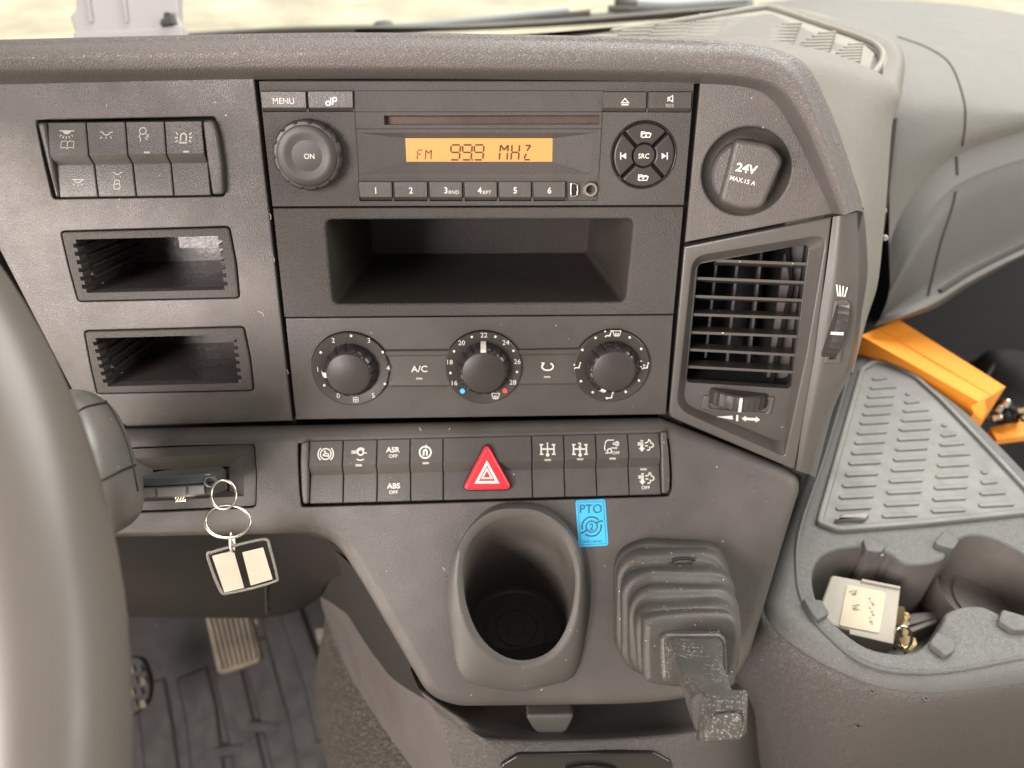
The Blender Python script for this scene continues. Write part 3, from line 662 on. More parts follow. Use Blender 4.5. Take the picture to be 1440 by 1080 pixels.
plate('faceplate', RP.pts([(363.5, 114), (977, 114), (962, 288.6), (383, 290.6)]), btl + [RP.pts(DISP), CDS, RP.pts(JK), circ2(kc_, kr * .8), circ2(dc_, dr)], -.008, 0, mRADIO, radio, bev=.0006, hb=.00012)
raw('back', [RP.at3(363, 112, -.0065), RP.at3(977, 112, -.0065), RP.at3(962, 288.6, -.0065), RP.at3(383, 290.6, -.0065)], [(0, 1, 2, 3)], mGAP, radio)
# engraved joint lines of the face
for L in ([(497, 127.5), (848, 127.5)], [(497, 128), (500.5, 182), (505, 255)], [(497, 157.2), (847, 157.2)], [(500, 181.2), (845.5, 181.2)], [(847, 158), (845, 200), (841.5, 255)]):
    sym(RP, radio, [L], mGAP, .00012, .9, name='joint_line')
# slot
q = RP.pts([(540, 162.5), (843, 162), (842.5, 175), (540.5, 175.5)])
raw('disc_slot', [Vector((p.x, p.y, -.0002)) for p in q] + [Vector((p.x, p.y - .0006, -.0035)) for p in q], [(0, 1, 5, 4), (1, 2, 6, 5), (2, 3, 7, 6), (3, 0, 4, 7), (4, 5, 6, 7)], mDUSTSLOT, radio, ang=10)
# display with its funnel
o4 = RP.pts(DISP); i4 = RP.pts([(570, 194.5), (777, 194.5), (776.5, 227.3), (571.5, 227.3)], -.0028)
raw('display_bezel', [Vector((p.x, p.y, 0)) for p in o4] + [Vector((p.x, p.y, -.0028)) for p in i4], [(0, 1, 5, 4), (1, 2, 6, 5), (2, 3, 7, 6), (3, 0, 4, 7)], mRADIO, radio, ang=10)
lcd = raw('display', [Vector((p.x, p.y, -.0028)) for p in i4], [(0, 1, 2, 3)], mLCD, radio)
def seg9(x, y, s=1.0, w=13, h=21):
    sl = 1.0
    return [[(x + 1, y), (x + w - 1, y)], [(x - .3, y + 1.5), (x - .5, y + h / 2 - 1)], [(x + .5, y + h / 2), (x + w - 2, y + h / 2)], [(x + w, y + 1.5), (x + w - .7, y + h / 2 - 1)], [(x + w - .8, y + h / 2 + 1), (x + w - 1.6, y + h - 1.5)], [(x, y + h), (x + w - 3, y + h)]]
S = []
for X in (634.5, 651, 667.5): S += seg9(X, 203.8)
S += [[(662.8, 224.8), (665, 224.8)]]
S += [[(702, 224.5), (703, 215)], [(703, 213), (704, 204)], [(704, 204), (709, 211)], [(709, 211), (714.5, 204)], [(714.5, 204), (714, 213)], [(713.6, 215), (713, 224.5)]]
S += [[(718.5, 224.5), (719.2, 215)], [(719.5, 213), (720, 204)], [(720, 214.2), (729, 214.2)], [(730.5, 204), (730, 213)], [(729.8, 215), (729, 224.5)]]
S += [[(739, 204.5), (746, 204.5)], [(746, 205), (741, 212)], [(740, 216), (737, 223)], [(737.5, 224.6), (745, 224.6)]]
sym(RP, lcd, S, mINK, -.0026, 2.0, name='lettering')
sym(RP, lcd, [[(588, 211), (594, 211)], [(587.5, 212), (587, 217)], [(588, 217), (592, 217)], [(586.8, 218), (586.5, 224)], [(598, 224), (599, 211)], [(599, 211), (602.5, 216)], [(602.5, 216), (606.5, 211)], [(606.5, 211), (606, 224)]], mINK, -.0026, 1.2, name='lettering')
# buttons
hbt = .0013
for k, q in BT.items():
    p = RP.pts(q, hbt)
    # two-facet key: face plus turned-down lower lip
    f = .80; a, b, c, d = p if area2(p) < 0 else p
    l1 = lerp(a, d, f); l2 = lerp(b, c, f)
    rows = [[Vector((*a, -.006)), Vector((*b, -.006))], [Vector((*a, hbt - .0003)), Vector((*b, hbt - .0003))], [Vector((*lerp(a, d, .03), hbt)), Vector((*lerp(b, c, .03), hbt))],
            [Vector((*l1, hbt)), Vector((*l2, hbt))], [Vector((*d, hbt - .0022)), Vector((*c, hbt - .0022))], [Vector((*d, -.006)), Vector((*c, -.006))]]
    V, F = loft_vf(rows); nn = len(V)
    F += [tuple(range(0, nn, 2)), tuple(range(1, nn, 2))]
    bo = raw('button', V, F, mKEY, radio, ang=20)
    cx = sum(t[0] for t in q) / 4; cy = sum(t[1] for t in q) / 4
    z = hbt + .00015
    if k == 'MENU': txt(RP, bo, 'MENU', cx - .5, 142, 8.2, mWHITE, z, .0, sx=1.0)
    elif k == 'note': sym(RP, bo, [{'p': circ(461.2, 145.3, 3, 10), 'closed': True, 'w': 1.5}, [(465, 148), (465, 137)], [(468, 147.5), (468, 137)], [(468, 137.5), (472.5, 137.2), (473.5, 140), (472, 142.5), (468, 142.5)]], mWHITE, z, 1.5)
    elif k == 'eject': sym(RP, bo, [{'p': [(879, 138.5), (884, 144.5), (874, 144.5)], 'closed': True, 'w': 1.4}, [(874, 147.2), (884, 147.2)]], mWHITE, z, 1.5)
    elif k == 'mute':
        sym(RP, bo, [{'p': [(939.5, 137), (942, 137), (946, 134.5), (946, 143), (942, 140.8), (939.5, 140.8)], 'closed': True, 'w': 1.2}, [(938.5, 142.5), (944, 135)]], mWHITE, z, 1.1)
        txt(RP, bo, 'RDS', 942, 148.6, 4.8, mDIM, z, 0)
    else:
        off = 0 if k not in '34' else (-1.3 if k == '3' else .4)
        txt(RP, bo, k, (cx + off) + .3 if k in '1256' else (627 if k == '3' else 674.5), 267.8, 9, mWHITE, z, .015, sx=.95)
        if k == '3': txt(RP, bo, 'RND', 638.3, 270.3, 5, mWHITE, z, .0, sx=1.0)
        if k == '4': txt(RP, bo, 'RPT', 685, 270.6, 5, mWHITE, z, .0, sx=1.0)
# usb and aux sockets
plate('port_plate', RP.pts(JK), [], -.006, -.0008, mRADIO, radio, bev=.0002)
pl_ = rnd(RP.pts([(802, 257), (809, 257), (813, 260), (813, 274), (809, 276.5), (802, 276.5)]), .0006, 3)
us = plate('usb_port', pl_, [inset(ccw(pl_), .0006)], -.003, .0008, mCHROME, radio, bev=.0002)
plate('usb_core', RP.pts([(805, 260), (809, 260.5), (809, 273), (805, 273.5)]), [], -.003, .0004, mGAP, us, bev=.0001)
jc = RP.at(829.7, 266.2)
lathe('aux_jack', [(.0034, -.002), (.0034, .0012), (.0030, .0017), (.0021, .0017), (.0016, .0010), (.0016, -.004)], mCHROME, radio, 28, jc.x, jc.y)
V, F = lathe_vf([(.0014, 0), (.0001, 0)], 12, jc.x, jc.y); raw('aux_core', [v + Vector((0, 0, -.0008)) for v in V], F, mGAP, radio)
# volume knob
def notched(prof, n, c, notch, m, parent, name, amp):
    V = []; F = []; N_ = n * 8
    for ri, (r, z, k) in enumerate(prof):
        for i in range(N_):
            a = 2 * math.pi * i / N_; ph = (i % 8); rr = r - (amp * k if ph == 0 else (amp * k * .8 if ph == 1 else 0)); V.append(Vector((c.x + rr * math.cos(a), c.y + rr * math.sin(a), z)))
    for j in range(len(prof) - 1):
        for i in range(N_): k = (i + 1) % N_; F.append((j * N_ + i, j * N_ + k, (j + 1) * N_ + k, (j + 1) * N_ + i))
    F.append(tuple((len(prof) - 1) * N_ + i for i in range(N_)))
    return raw(name, V, F, m, parent, 30)
kb = notched([(kr, -.002, 0), (kr, .003, 1), (kr * .985, .0052, 1), (kr * .93, .0062, 1), (kr * .865, .0064, 0)], 14, kc_, 0, mKNOB, radio, 'volume_knob', .0006)
lathe('knob_face', [(kr * .85, .0055), (kr * .85, .0066), (kr * .82, .0070), (kr * .6, .00665), (kr * .3, .0062), (.0005, .0060)], mKNOB, kb, 48, kc_.x, kc_.y, 60)
kf = RP.at(434.8, 219.6, .0062); txt(RP, kb, 'ON', 434.8, 219.8, 7.6, mWHITE, .0066, .012, sx=.95)
# direction pad
dp = lathe('pad_ring', [(dr, -.006), (dr, .0000), (dr * .97, .0008), (dr * .93, .0004), (dr * .93, -.003), (.001, -.003)], mGLOSS, radio, 56, dc_.x, dc_.y)
for q in range(4):
    a0 = math.radians(45 + 90 * q + 3.2); a1 = math.radians(135 + 90 * q - 3.2); ri, ro = dr * .36, dr * .915
    pts = [dc_ + Vector((ro * math.cos(a0 + (a1 - a0) * k / 14), ro * math.sin(a0 + (a1 - a0) * k / 14))) for k in range(15)]
    b0 = math.radians(45 + 90 * q + 8); b1 = math.radians(135 + 90 * q - 8)
    pts += [dc_ + Vector((ri * math.cos(b1 + (b0 - b1) * k / 8), ri * math.sin(b1 + (b0 - b1) * k / 8))) for k in range(9)]
    bo = plate('pad_button', pts, [], -.003, .0016, mKNOB, radio, bev=.0008)
    z = .0018
    if q == 0: fold = (909, 188.5)
    if q in (0, 2):
        cx, cy = (908.5, 189) if q == 0 else (904.5, 249.5)
        sym(RP, bo, [[(-7, 4), (-5, -1), (7, -1), (5, 4), (-7, 4)], [(-7, 4), (-6.5, -3.5), (-2, -3.5), (-1, -2.3), (5, -2.3), (5.2, -1)]], mWHITE, z, 1.2, fills=[[(-1.8, 2.8), (0, .2), (1.8, 2.8)] if q == 0 else [(-1.8, .4), (1.8, .4), (0, 3)]], c=(cx, cy))
    elif q == 1: sym(RP, bo, [[(-3.6, -5), (-3.6, 5)]], mWHITE, z, 1.5, fills=[[(4, -4.5), (4, 4.5), (-2.5, 0)]], c=(876.5, 219.3))
    else: sym(RP, bo, [[(3.8, -5), (3.8, 5)]], mWHITE, z, 1.5, fills=[[(-4, -4.5), (-4, 4.5), (2.5, 0)]], c=(934.5, 219.3))
cb = lathe('pad_button', [(dr * .325, -.003), (dr * .325, .0016), (dr * .29, .0022), (.0003, .0023)], mKNOB, radio, 36, dc_.x, dc_.y)
txt(RP, cb, 'SRC', 905.3, 219.4, 7.2, mWHITE, .0025, .012, sx=.95)

# ================================================================== STORAGE TRAY
TP = PP.sub(672, 370)
tray = thing('storage_compartment', 'open black storage compartment between the radio and the climate controls', 'compartment', TP)
op = rnd(TP.pts([(457, 309), (892, 308), (880, 425), (468, 428)]), .0035, 5)
plate('front_frame', TP.pts([(383.6, 293.2), (961.5, 291), (947.5, 441.8), (400, 446.2)]), [op], -.01, 0, mTRAYF, tray, bev=.0006, hb=.0015)
c0_ = sum((p for p in op), Vector((0, 0))) / len(op)
def ring(s, sy, z, dy=0): return [Vector((c0_.x + (p.x - c0_.x) * s, c0_.y + dy + (p.y - c0_.y) * sy, z)) for p in ccw(op)]
loft('pocket', [ring(1, 1, -.0015), ring(.985, .985, -.004), ring(.96, .95, -.05), ring(.93, .90, -.105)], mDARKIN, tray, closed=True, cap1=True, ang=50)
for sx_ in (-1, 1):
    p = c0_ + Vector((sx_ * .066, 0)); V, F = box_vf((p.x + sx_ * .0, p.y + .004, -.100), (.0012, .026, .008)); raw('rib', V, F, mSLOTIN, tray)

# ================================================================== CLIMATE PANEL
CP = PP.sub(677, 517)
clim = thing('climate_panel', 'climate control panel with three round dials under the storage compartment', 'controls', CP)
KN = [(493.5, 518), (680, 516), (859.5, 514)]
kcs = [CP.at(*p) for p in KN]; KR = .0190
ACQ = [(546, 492), (629, 491.5), (631, 543), (551, 543.5)]; REQ = [(730, 491), (812, 489.5), (808.5, 540), (732, 541)]
plate('faceplate', CP.pts([(401.4, 447.8), (947, 443.6), (936.5, 583), (416, 590.5)]), [circ2(c, KR) for c in kcs], -.006, 0, mKEY, clim, bev=.0006, hb=.0002)
raw('back', [CP.at3(404, 450, -.0045), CP.at3(944, 446, -.0045), CP.at3(936, 580, -.0045), CP.at3(418, 587, -.0045)], [(0, 1, 2, 3)], mGAP, clim)
for q, nm in ((ACQ, 'ac'), (REQ, 're')):
    e = -4; tl, tr, br, bl = q
    pp = [(tl[0] + e, tl[1] + .6), (tr[0] - e, tr[1] + .6), (br[0] - e, br[1] - .6), (bl[0] + e, bl[1] - .6)]
    pts = [CP.at(*p) for p in pp]
    rows = []
    for t, h in ((-.015, .00006), (0, .00006), (0, .0009), (.02, .0012), (.12, .0011), (.16, .0004), (.75, .0006), (.95, .0011), (1, .0007), (1, -.001)):
        rows.append([Vector((*lerp(pts[0], pts[3], t), h)), Vector((*lerp(pts[1], pts[2], t), h))])
    bo = loft('button', rows, mKEY, clim, ang=12)
    sym(CP, clim, [[tl, tr], [bl, br]], mGAP, .00015, 1.3, name='joint_line')
    if nm == 'ac': txt(CP, bo, 'A/C', 589.5, 518.8, 9, mWHITE, .0012, .012, sx=1.05)
    else:
        sym(CP, bo, [arc(0, 0, 8, 215, -60, 18, 5.2)], mWHITE, .0012, 2.2, fills=[[(-9, -6), (-3.5, -5.5), (-6.5, .5)]], c=(770, 515.5))
    cx, cy = (589.5, 532.3) if nm == 'ac' else (769.5, 530)
    sym(CP, bo, [], mDIM, .0012, fills=[[(cx - 4.5, cy - 1.3), (cx + 4.5, cy - 1.3), (cx + 4.5, cy + 1.3), (cx - 4.5, cy + 1.3)]], name='indicator')
def dial(i, mark):
    c = kcs[i]
    d = lathe('dial', [(KR * .99, -.004), (KR * .985, .0018), (KR * .96, .0022), (KR * .75, .0018), (KR * .70, .0016), (.001, .0016)], mGLOSS if False else mKNOB, clim, 64, c.x, c.y, 40)
    k = notched([(KR * .71, 0, 0), (KR * .70, .003, .6), (KR * .655, .0056, 1.2), (KR * .59, .0075, .6), (KR * .555, .0079, 0), (KR * .54, .0079, 0)], 16, c, 0, mGLOSS, clim, 'knob', .0007)
    lathe('knob_face', [(KR * .535, .0072), (KR * .535, .0082), (KR * .51, .0085), (.0005, .0085)], mKNOB, k, 48, c.x, c.y)
    a = math.radians(mark); dirv = Vector((math.cos(a), math.sin(a))); sd = Vector((-dirv.y, dirv.x)) * .0013
    pr = [(KR * .725, .0016), (KR * .718, .0030), (KR * .67, .0058), (KR * .605, .0080), (KR * .545, .0083)]
    V = []
    for r, z in pr: V += [Vector((*(c + dirv * r + sd), z)), Vector((*(c + dirv * r - sd), z))]
    raw('pointer', V, [(0, 1, 3, 2), (2, 3, 5, 4), (4, 5, 7, 6), (6, 7, 9, 8)], mWHITE, k)
    return d
d1 = dial(0, 182); d2 = dial(1, 90); d3 = dial(2, 245)
zt = .0026
for s, x, y in (('2', 468.5, 478.6), ('3', 518.7, 478.8), ('1', 446.8, 519.3), ('4', 545.7, 517.3), ('0', 475.7, 556.5), ('5', 525, 556)): txt(CP, d1, s, x, y, 6.6, mWHITE if s in '234' else mDIM if False else mWHITE, zt, .0)
sym(CP, d1, [], mWHITE, zt, fills=[circ(x, y, 1.9, 10) for x, y in ((493.7, 472.3), (451, 495.6), (538.2, 495.2), (456, 541.8), (541.2, 539.8))], name='dots')
sym(CP, d1, [{'p': circ(500.3 + 2.4 * math.cos(a), 562 + 2.4 * math.sin(a), 1.9, 8), 'closed': True, 'w': .8} for a in (.78, 2.36, 3.93, 5.5)], mWHITE, zt)
for s, x, y in (('22', 680.5, 471.2), ('20', 649.2, 482), ('24', 711.5, 481.6), ('18', 632.8, 509.2), ('26', 727.5, 508.5), ('16', 639.3, 538.5), ('28', 721.3, 537.6)): txt(CP, d2, s, x, y, 6.6, mWHITE, zt, .0)
sym(CP, d2, [], mWHITE, zt, fills=[circ(x, y, 1.8, 10) for x, y in ((663.5, 473.8), (696.7, 473.5), (638.5, 494), (722, 493.2), (633.5, 524.4), (727, 523))], name='dots')
sym(CP, d2, [], mBLUEDOT, zt, fills=[circ(650.3, 550, 3.6, 14)], name='cold_dot'); sym(CP, d2, [], mREDDOT, zt, fills=[circ(710.2, 549.5, 3.4, 14)], name='hot_dot')
def defrost(x, y, s, par):
    sym(CP, par, [{'p': [(-6, -4), (6, -4), (4, 3), (-4, 3)], 'closed': True, 'w': 1}, [(-2.5, 5), (-2, -1)], [(0, 5), (0, -1)], [(2.5, 5), (2, -1)]], mWHITE, zt, 1.0, c=(x, y), sc=s)
defrost(697, 557, .95, d2); defrost(867.5, 469, .95, d3)
def man(x, y, arrows, par):
    fl = [circ(x + 4.2, y - 4, 1.3, 8)]
    for (ax, ay, dx, dy) in arrows:
        fl.append([(x + ax + dx * 2.6, y + ay + dy * 2.6), (x + ax - dy * 2, y + ay + dx * 2), (x + ax + dy * 2, y + ay - dx * 2)])
    sym(CP, par, [[(x + 3.5, y - 2), (x + 2.2, y + 2.6), (x - 2.8, y + 2.6), (x - 4.5, y + 4.5)]], mWHITE, zt, 1.7, fills=fl)
man(855.5, 469.5, [(-4.5, -2.5, 0, -1)], d3); man(812, 514.5, [(-3.5, -1.5, -1, 0)], d3); man(907.5, 514.8, [(-6, -6, 0, -1), (-2.5, -1, 1, 0), (-6, 0, 0, 1)], d3); man(857.5, 557, [(-4.5, 1.5, 0, 1)], d3)
sym(CP, d3, [], mWHITE, zt, fills=[circ(x, y, 1.8, 10) for x, y in ((837.5, 475), (885.5, 474.5), (819, 492), (901.7, 490.5), (817, 536), (898.5, 535), (833.5, 551.5), (880, 551))], name='dots')
# ================================================================== SOCKET CAP
sk = thing('socket_cap', 'round plastic cap marked 24V over the power socket beside the radio', 'socket cap', VP_)
rc = rs * .76
lathe('body', [(rc * .92, -.013), (rc * .98, -.004), (rc, .003), (rc * .97, .0055), (rc * .90, .0066), (.0004, .0068)], mPANEL, sk, 48, -.0012, -.0002, 30)
# raised grip bar across the cap, slightly turned
rot = math.radians(-13); cs, sn = math.cos(rot), math.sin(rot)
gp = [(-.0105, .0128), (.0045, .0140), (.0120, .0095), (.0105, -.0118), (.0020, -.0150), (-.0085, -.0138)]
gp = [Vector((x * cs - y * sn * 1.0, x * sn + y * cs)) for x, y in gp]
grip = plate('grip', rnd(gp, .003, 4), [], .003, .0125, mPANEL, sk, bev=.0022, seg=4)
txt(VP_, grip, '24V', 1050, 237, 12.5, mWHITE, .0127, .03, sx=1.1, rot=math.radians(-9)); txt(VP_, grip, 'MAX.15 A', 1044.5, 254, 6.2, mWHITE, .0127, .012, sx=1.0, rot=math.radians(-12))

# ================================================================== AIR VENT
AP = PV.sub(1050, 470)
vent = thing('air_vent', 'slatted air vent with two thumb wheels right of the climate panel', 'air vent', AP)
fo = rnd(AP.pts([(962, 347), (1170, 305), (1147, 500), (1118, 660), (1112, 659), (940, 586)]), [0, 0, 0, .002, .002, .003], 4)
fun = rnd(AP.pts([(975, 362), (1161, 331), (1133, 500), (1103, 641), (1094, 638), (952, 575)]), [.006, .006, 0, .006, .003, .007], 6)
plate('frame', fo, [fun], -.012, 0, mFRAME, vent, bev=.001, hb=.001)
opq = [(981.7, 371.7), (1138, 343), (1112.7, 547), (965, 538)]; hd = -.0065
opn = rnd(AP.pts(opq, hd), .0022, 4)
# funnel from the frame down to the grille level
low = rnd(AP.pts([(978, 370), (1141, 342), (1118, 500), (1103, 618), (1092, 620), (961, 568)], hd), [.005, .005, 0, .005, .003, .006], 6)
f0 = [Vector((p.x, p.y, -.001)) for p in ccw(fun)]; f1 = [Vector((p.x, p.y, hd)) for p in ccw(low)]
loft('funnel', [f0, f1], mFRAME, vent, closed=True)
plate('grille_plate', inset(ccw(low), -.0012), [opn], -.012, hd - .0002, mKEY, vent, bev=.0003, hb=.0003)
# dark duct behind
d0 = [Vector((p.x, p.y, hd - .004)) for p in inset(ccw(opn), -.002)]; d1_ = [Vector((p.x * .97, p.y * .97, -.07)) for p in inset(ccw(opn), -.002)]
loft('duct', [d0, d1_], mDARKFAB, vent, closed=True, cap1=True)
SL = [((1010, 366), (1138, 371)), ((982, 390.7), (1135, 397)), ((978.5, 416), (1132, 422)), ((975.5, 441.7), (1128, 447)), ((972.5, 466.7), (1124.5, 473)), ((970.5, 491), (1119.5, 499)), ((968, 515), (1116, 523))]
for i, (a, b) in enumerate(SL):
    z = -.009; A = AP.at(a[0] - 3, a[1], z); B = AP.at(b[0] + 4, b[1], z); e = Vector((0, -1)); V = []
    th = .0013; dp_ = .013; tilt = .0045 if i < 3 else .0015
    for P_ in (A, B):
        V += [Vector((P_.x, P_.y + th / 2, z + .0008)), Vector((P_.x, P_.y - th / 2, z + .0008)), Vector((P_.x, P_.y - th * .5 - tilt, z - dp_)), Vector((P_.x, P_.y + th * .5 - tilt, z - dp_))]
    so_ = raw('slat', V, [(0, 1, 5, 4), (1, 2, 6, 5), (2, 3, 7, 6), (3, 0, 4, 7), (0, 3, 2, 1), (4, 5, 6, 7)], mSLAT, vent, ang=20)
VN = [((1008, 366), (992, 503)), ((1038, 361), (1022, 514)), ((1071, 354), (1052, 516))]
for a, b in VN:
    z = -.028; A = AP.at(*a, z); B = AP.at(*b, z); V = []
    for P_ in (A, B):
        V += [Vector((P_.x - .0006, P_.y, z)), Vector((P_.x + .0006, P_.y, z)), Vector((P_.x + .002, P_.y, z - .018)), Vector((P_.x + .0008, P_.y, z - .018))]
    raw('vane', V, [(0, 1, 5, 4), (1, 2, 6, 5), (2, 3, 7, 6), (3, 0, 4, 7)], mVANE, vent, ang=20)
z = -.026; q = [AP.at3(x, y, z) for x, y in ((1105, 346), (1131, 341), (1107, 536), (1078, 534))]; V, F = loft_vf([[q[0], q[1]], [q[3], q[2]]]); V2 = [v + Vector((0, 0, -.004)) for v in V]
raw('vane', V + V2, [(0, 1, 3, 2), (4, 6, 7, 5), (0, 2, 6, 4), (1, 5, 7, 3), (0, 4, 5, 1), (2, 3, 7, 6)], mVANE, vent, ang=20)
# ribbed thumb wheels
def wheel(parent, c, axis, rad, th, zc, n=60):
    """barrel lying in the plate, its axis along the 2D direction axis"""
    ax = Vector((axis[0], axis[1], 0)).normalized(); sd = Vector((0, 0, 1)).cross(ax); V = []; F = []
    prof = [(-th / 2, .93), (-th / 2 * .8, .985), (-th * .1, 1.0), (th * .1, 1.0), (th / 2 * .8, .985), (th / 2, .93)]
    for t, k in prof:
        for i in range(n):
            a = 2 * math.pi * i / n; rr = rad * k * (1 if i % 2 else .978); V.append(Vector((c.x, c.y, zc)) + ax * t + rr * (math.cos(a) * sd + math.sin(a) * Vector((0, 0, 1))))
    for j in range(len(prof) - 1):
        for i in range(n): k = (i + 1) % n; F.append((j * n + i, j * n + k, (j + 1) * n + k, (j + 1) * n + i))
    F += [tuple(range(n)), tuple((len(prof) - 1) * n + i for i in range(n))]
    return raw('thumb_wheel', V, F, mKNOB, parent, 20)
wc = AP.at(1039.5, 566, hd + .006); 
plate('wheel_recess', rnd(AP.pts([(989, 556), (1090, 558), (1084, 583), (985, 576)], hd), .001, 3), [rnd(AP.pts([(998, 556.5), (1081, 560), (1080, 580), (997, 574)], hd), .002, 3)], hd - .004, hd + .0008, mFRAME, vent, bev=.0006)
w1 = wheel(vent, wc, (.05, 1), .0165, .0082, hd - .0075)
V, F = box_vf((wc.x + .0003, wc.y, hd + .0092), (.0014, .0074, .0006)); raw('mark', V, F, mWHITE, w1)
sym(AP, vent, [], mWHITE, hd + .0003, fills=[[(1007, 586), (1030, 584.5), (1030.5, 590)], [(1035.5, 583.5), (1038.5, 584), (1038, 592.5), (1035, 592)], [(1043, 588.5), (1049, 584.5), (1049, 587.2), (1063, 588), (1063, 585.5), (1069, 590.5), (1062.5, 594), (1062.5, 591.6), (1048.5, 590.8), (1048.5, 593)]])
raw('seam_backing', [AP.at3(x, y, -.004) for x, y in ((1160, 296), (1215, 292), (1190, 400), (1160, 540), (1128, 668), (1100, 660), (1130, 500))], [(0, 1, 2, 3, 4, 5, 6)], mGAP, vent)
raw('seam_backing', [AP.at3(x, y, -.009) for x, y in ((925, 570), (1000, 590), (1110, 630), (1135, 660), (1128, 690), (1040, 660), (925, 620))], [(0, 1, 2, 3, 4, 5, 6)], mGAP, vent)
# flange to the right that carries the upright wheel
def V3(L): return [AP.at3(x, y, h) for x, y, h in L]
fl = [V3([(1171.5, 305, -.0005), (1162, 380, -.0005), (1153, 440, -.0005), (1144, 500, -.0005), (1131, 580, -.0005), (1119, 661, -.0005)]),
      V3([(1183, 303, .001), (1178, 380, .001), (1170, 440, .001), (1161, 500, .001), (1143, 580, .001), (1125, 663, .0005)]),
      V3([(1197, 300, -.001), (1198, 380, -.001), (1195, 440, -.001), (1186, 505, -.001), (1157, 570, -.001), (1133, 666, -.001)]),
      V3([(1208, 298, -.006), (1210, 380, -.006), (1206, 440, -.006), (1196, 510, -.006), (1167, 568, -.006), (1140, 668, -.006)]),
      V3([(1216, 300, -.03), (1220, 380, -.03), (1212, 440, -.03), (1200, 515, -.03), (1172, 575, -.03), (1146, 672, -.03)]),
      V3([(1214, 300, -.10), (1218, 380, -.10), (1208, 440, -.10), (1196, 515, -.10), (1170, 575, -.10), (1146, 672, -.10)])]
sloft('flange', fl, mFRAME, vent, nu=6, nv=5)
q = rnd(AP.pts([(1176, 423, ), (1191, 424), (1187, 470), (1184, 500), (1172, 513), (1158, 511), (1164, 470)], .002), .001, 3) if False else rnd(AP.pts([(1174, 422), (1194, 424), (1189, 470), (1182, 512), (1158, 512), (1166, 470)], .0022), .0012, 3)
plate('wheel_recess', q, [inset(ccw(q), .0022)], -.003, .0018, mFRAME, vent, bev=.0007)
w2 = wheel(vent, AP.at(1175.5, 466, .002), (1, -.12), .0165, .0062, -.0078)
V, F = box_vf((*AP.at(1176.5, 468, .008), .0089), (.0055, .0013, .0006)); raw('mark', V, F, mWHITE, w2)
sym(AP, vent, [[(1177, 400), (1190, 398.5)], [(1177.5, 405), (1191, 405)], [(1176, 410.5), (1190, 412)], [(1175, 416.5), (1188, 418.5)]], mWHITE, .0018, 1.6) if False else sym(AP, vent, [[(1176.5, 400), (1178.5, 416.5)], [(1181, 401), (1181.5, 417)], [(1186, 402), (1184.5, 417)], [(1191.5, 404), (1187.5, 417.5)]], mWHITE, .0019, 1.7)

# ================================================================== CUP HOLDER INSERT
UPI = PL.sub(727, 840)
cup = thing('cup_holder', 'oval cup holder insert left of the gear lever', 'cup holder', UPI)
def ang_loop(pxs, h, n=64):
    """resample a closed pixel loop by angle about its centre, in plane coordinates"""
    p = cr(UPI.pts(pxs, h), 8, True); c = sum(p, Vector((0, 0))) / len(p); out = []
    A = sorted([(math.atan2(q.y - c.y, q.x - c.x), q) for q in p], key=lambda t: t[0])
    for k in range(n):
        a = -math.pi + 2 * math.pi * k / n
        for i in range(len(A)):
            a0, q0 = A[i - 1]; a1, q1 = A[i]
            if i == 0: a0 -= 2 * math.pi
            if a0 <= a <= a1 + 1e-9: t = (a - a0) / max(1e-9, a1 - a0); out.append(lerp(q0, q1, t)); break
        else: out.append(lerp(A[-1][1], A[0][1], (a - A[-1][0]) / (A[0][0] + 2 * math.pi - A[-1][0])))
    return out
RIM = [(728, 727), (760, 734), (790, 757), (807, 795), (808, 835), (798, 880), (775, 915), (740, 929), (705, 922), (675, 895), (656, 850), (651, 800), (662, 762), (690, 735)]
TOPR = [(727, 715), (765, 722), (800, 750), (816, 790), (817, 840), (808, 890), (782, 925), (740, 941), (698, 933), (665, 902), (645, 855), (641, 798), (652, 755), (686, 722)]
lo = ang_loop(INS, 0); lt = ang_loop(TOPR, .009); lr = ang_loop(RIM, .008)
z3 = lambda L, h: [Vector((p.x, p.y, h)) for p in L]
# floor circle, level, deep in the console
fc = UPI.loc(pix(726, 884, .455)); upl = Vector((UP.dot(UPI.x), UP.dot(UPI.y), UP.dot(UPI.n))); fwl = Vector((FWD.dot(UPI.x), FWD.dot(UPI.y), FWD.dot(UPI.n))); rtl = Vector((1, 0, 0))
def lev(r, up_=0.0, n=64): r *= .96; return [fc + upl * up_ + r * (math.cos(-math.pi + 2 * math.pi * k / n) * rtl + math.sin(-math.pi + 2 * math.pi * k / n) * fwl) for k in range(n)]
mid1 = [lerp(a, b, .12) for a, b in zip(lo, lt)]
loft('rim', [z3(lo, -.004), z3(lo, .0008), z3([lerp(a, b, .10) for a, b in zip(lo, lt)], .0028), z3([lerp(a, b, .55) for a, b in zip(lo, lt)], .0072), z3(lt, .0092), z3([lerp(a, b, .5) for a, b in zip(lt, lr)], .0092), z3(lr, .0075)], mINSERT, cup, closed=True, ang=60)
L0 = z3(lr, .0075); L2 = lev(.0300, .004); 
loft('well', [L0, [lerp(a, b, .25) for a, b in zip(L0, L2)], [lerp(a, b, .6) for a, b in zip(L0, L2)], L2, lev(.0285, .001), lev(.027, 0)], mCUPIN, cup, closed=True, ang=60)
loft('well_floor', [lev(.0275, .0002), lev(.0200, .0002), lev(.0195, .0012), lev(.0188, .0012), lev(.0183, .0002), lev(.0140, .0002), lev(.0136, -.0008), lev(.0128, -.0008), lev(.0124, .0002), lev(.0062, .0002), lev(.0059, .001), lev(.0054, .001), lev(.005, .0002), lev(.0002, .0002)], mCUPIN, cup, closed=True, ang=30)

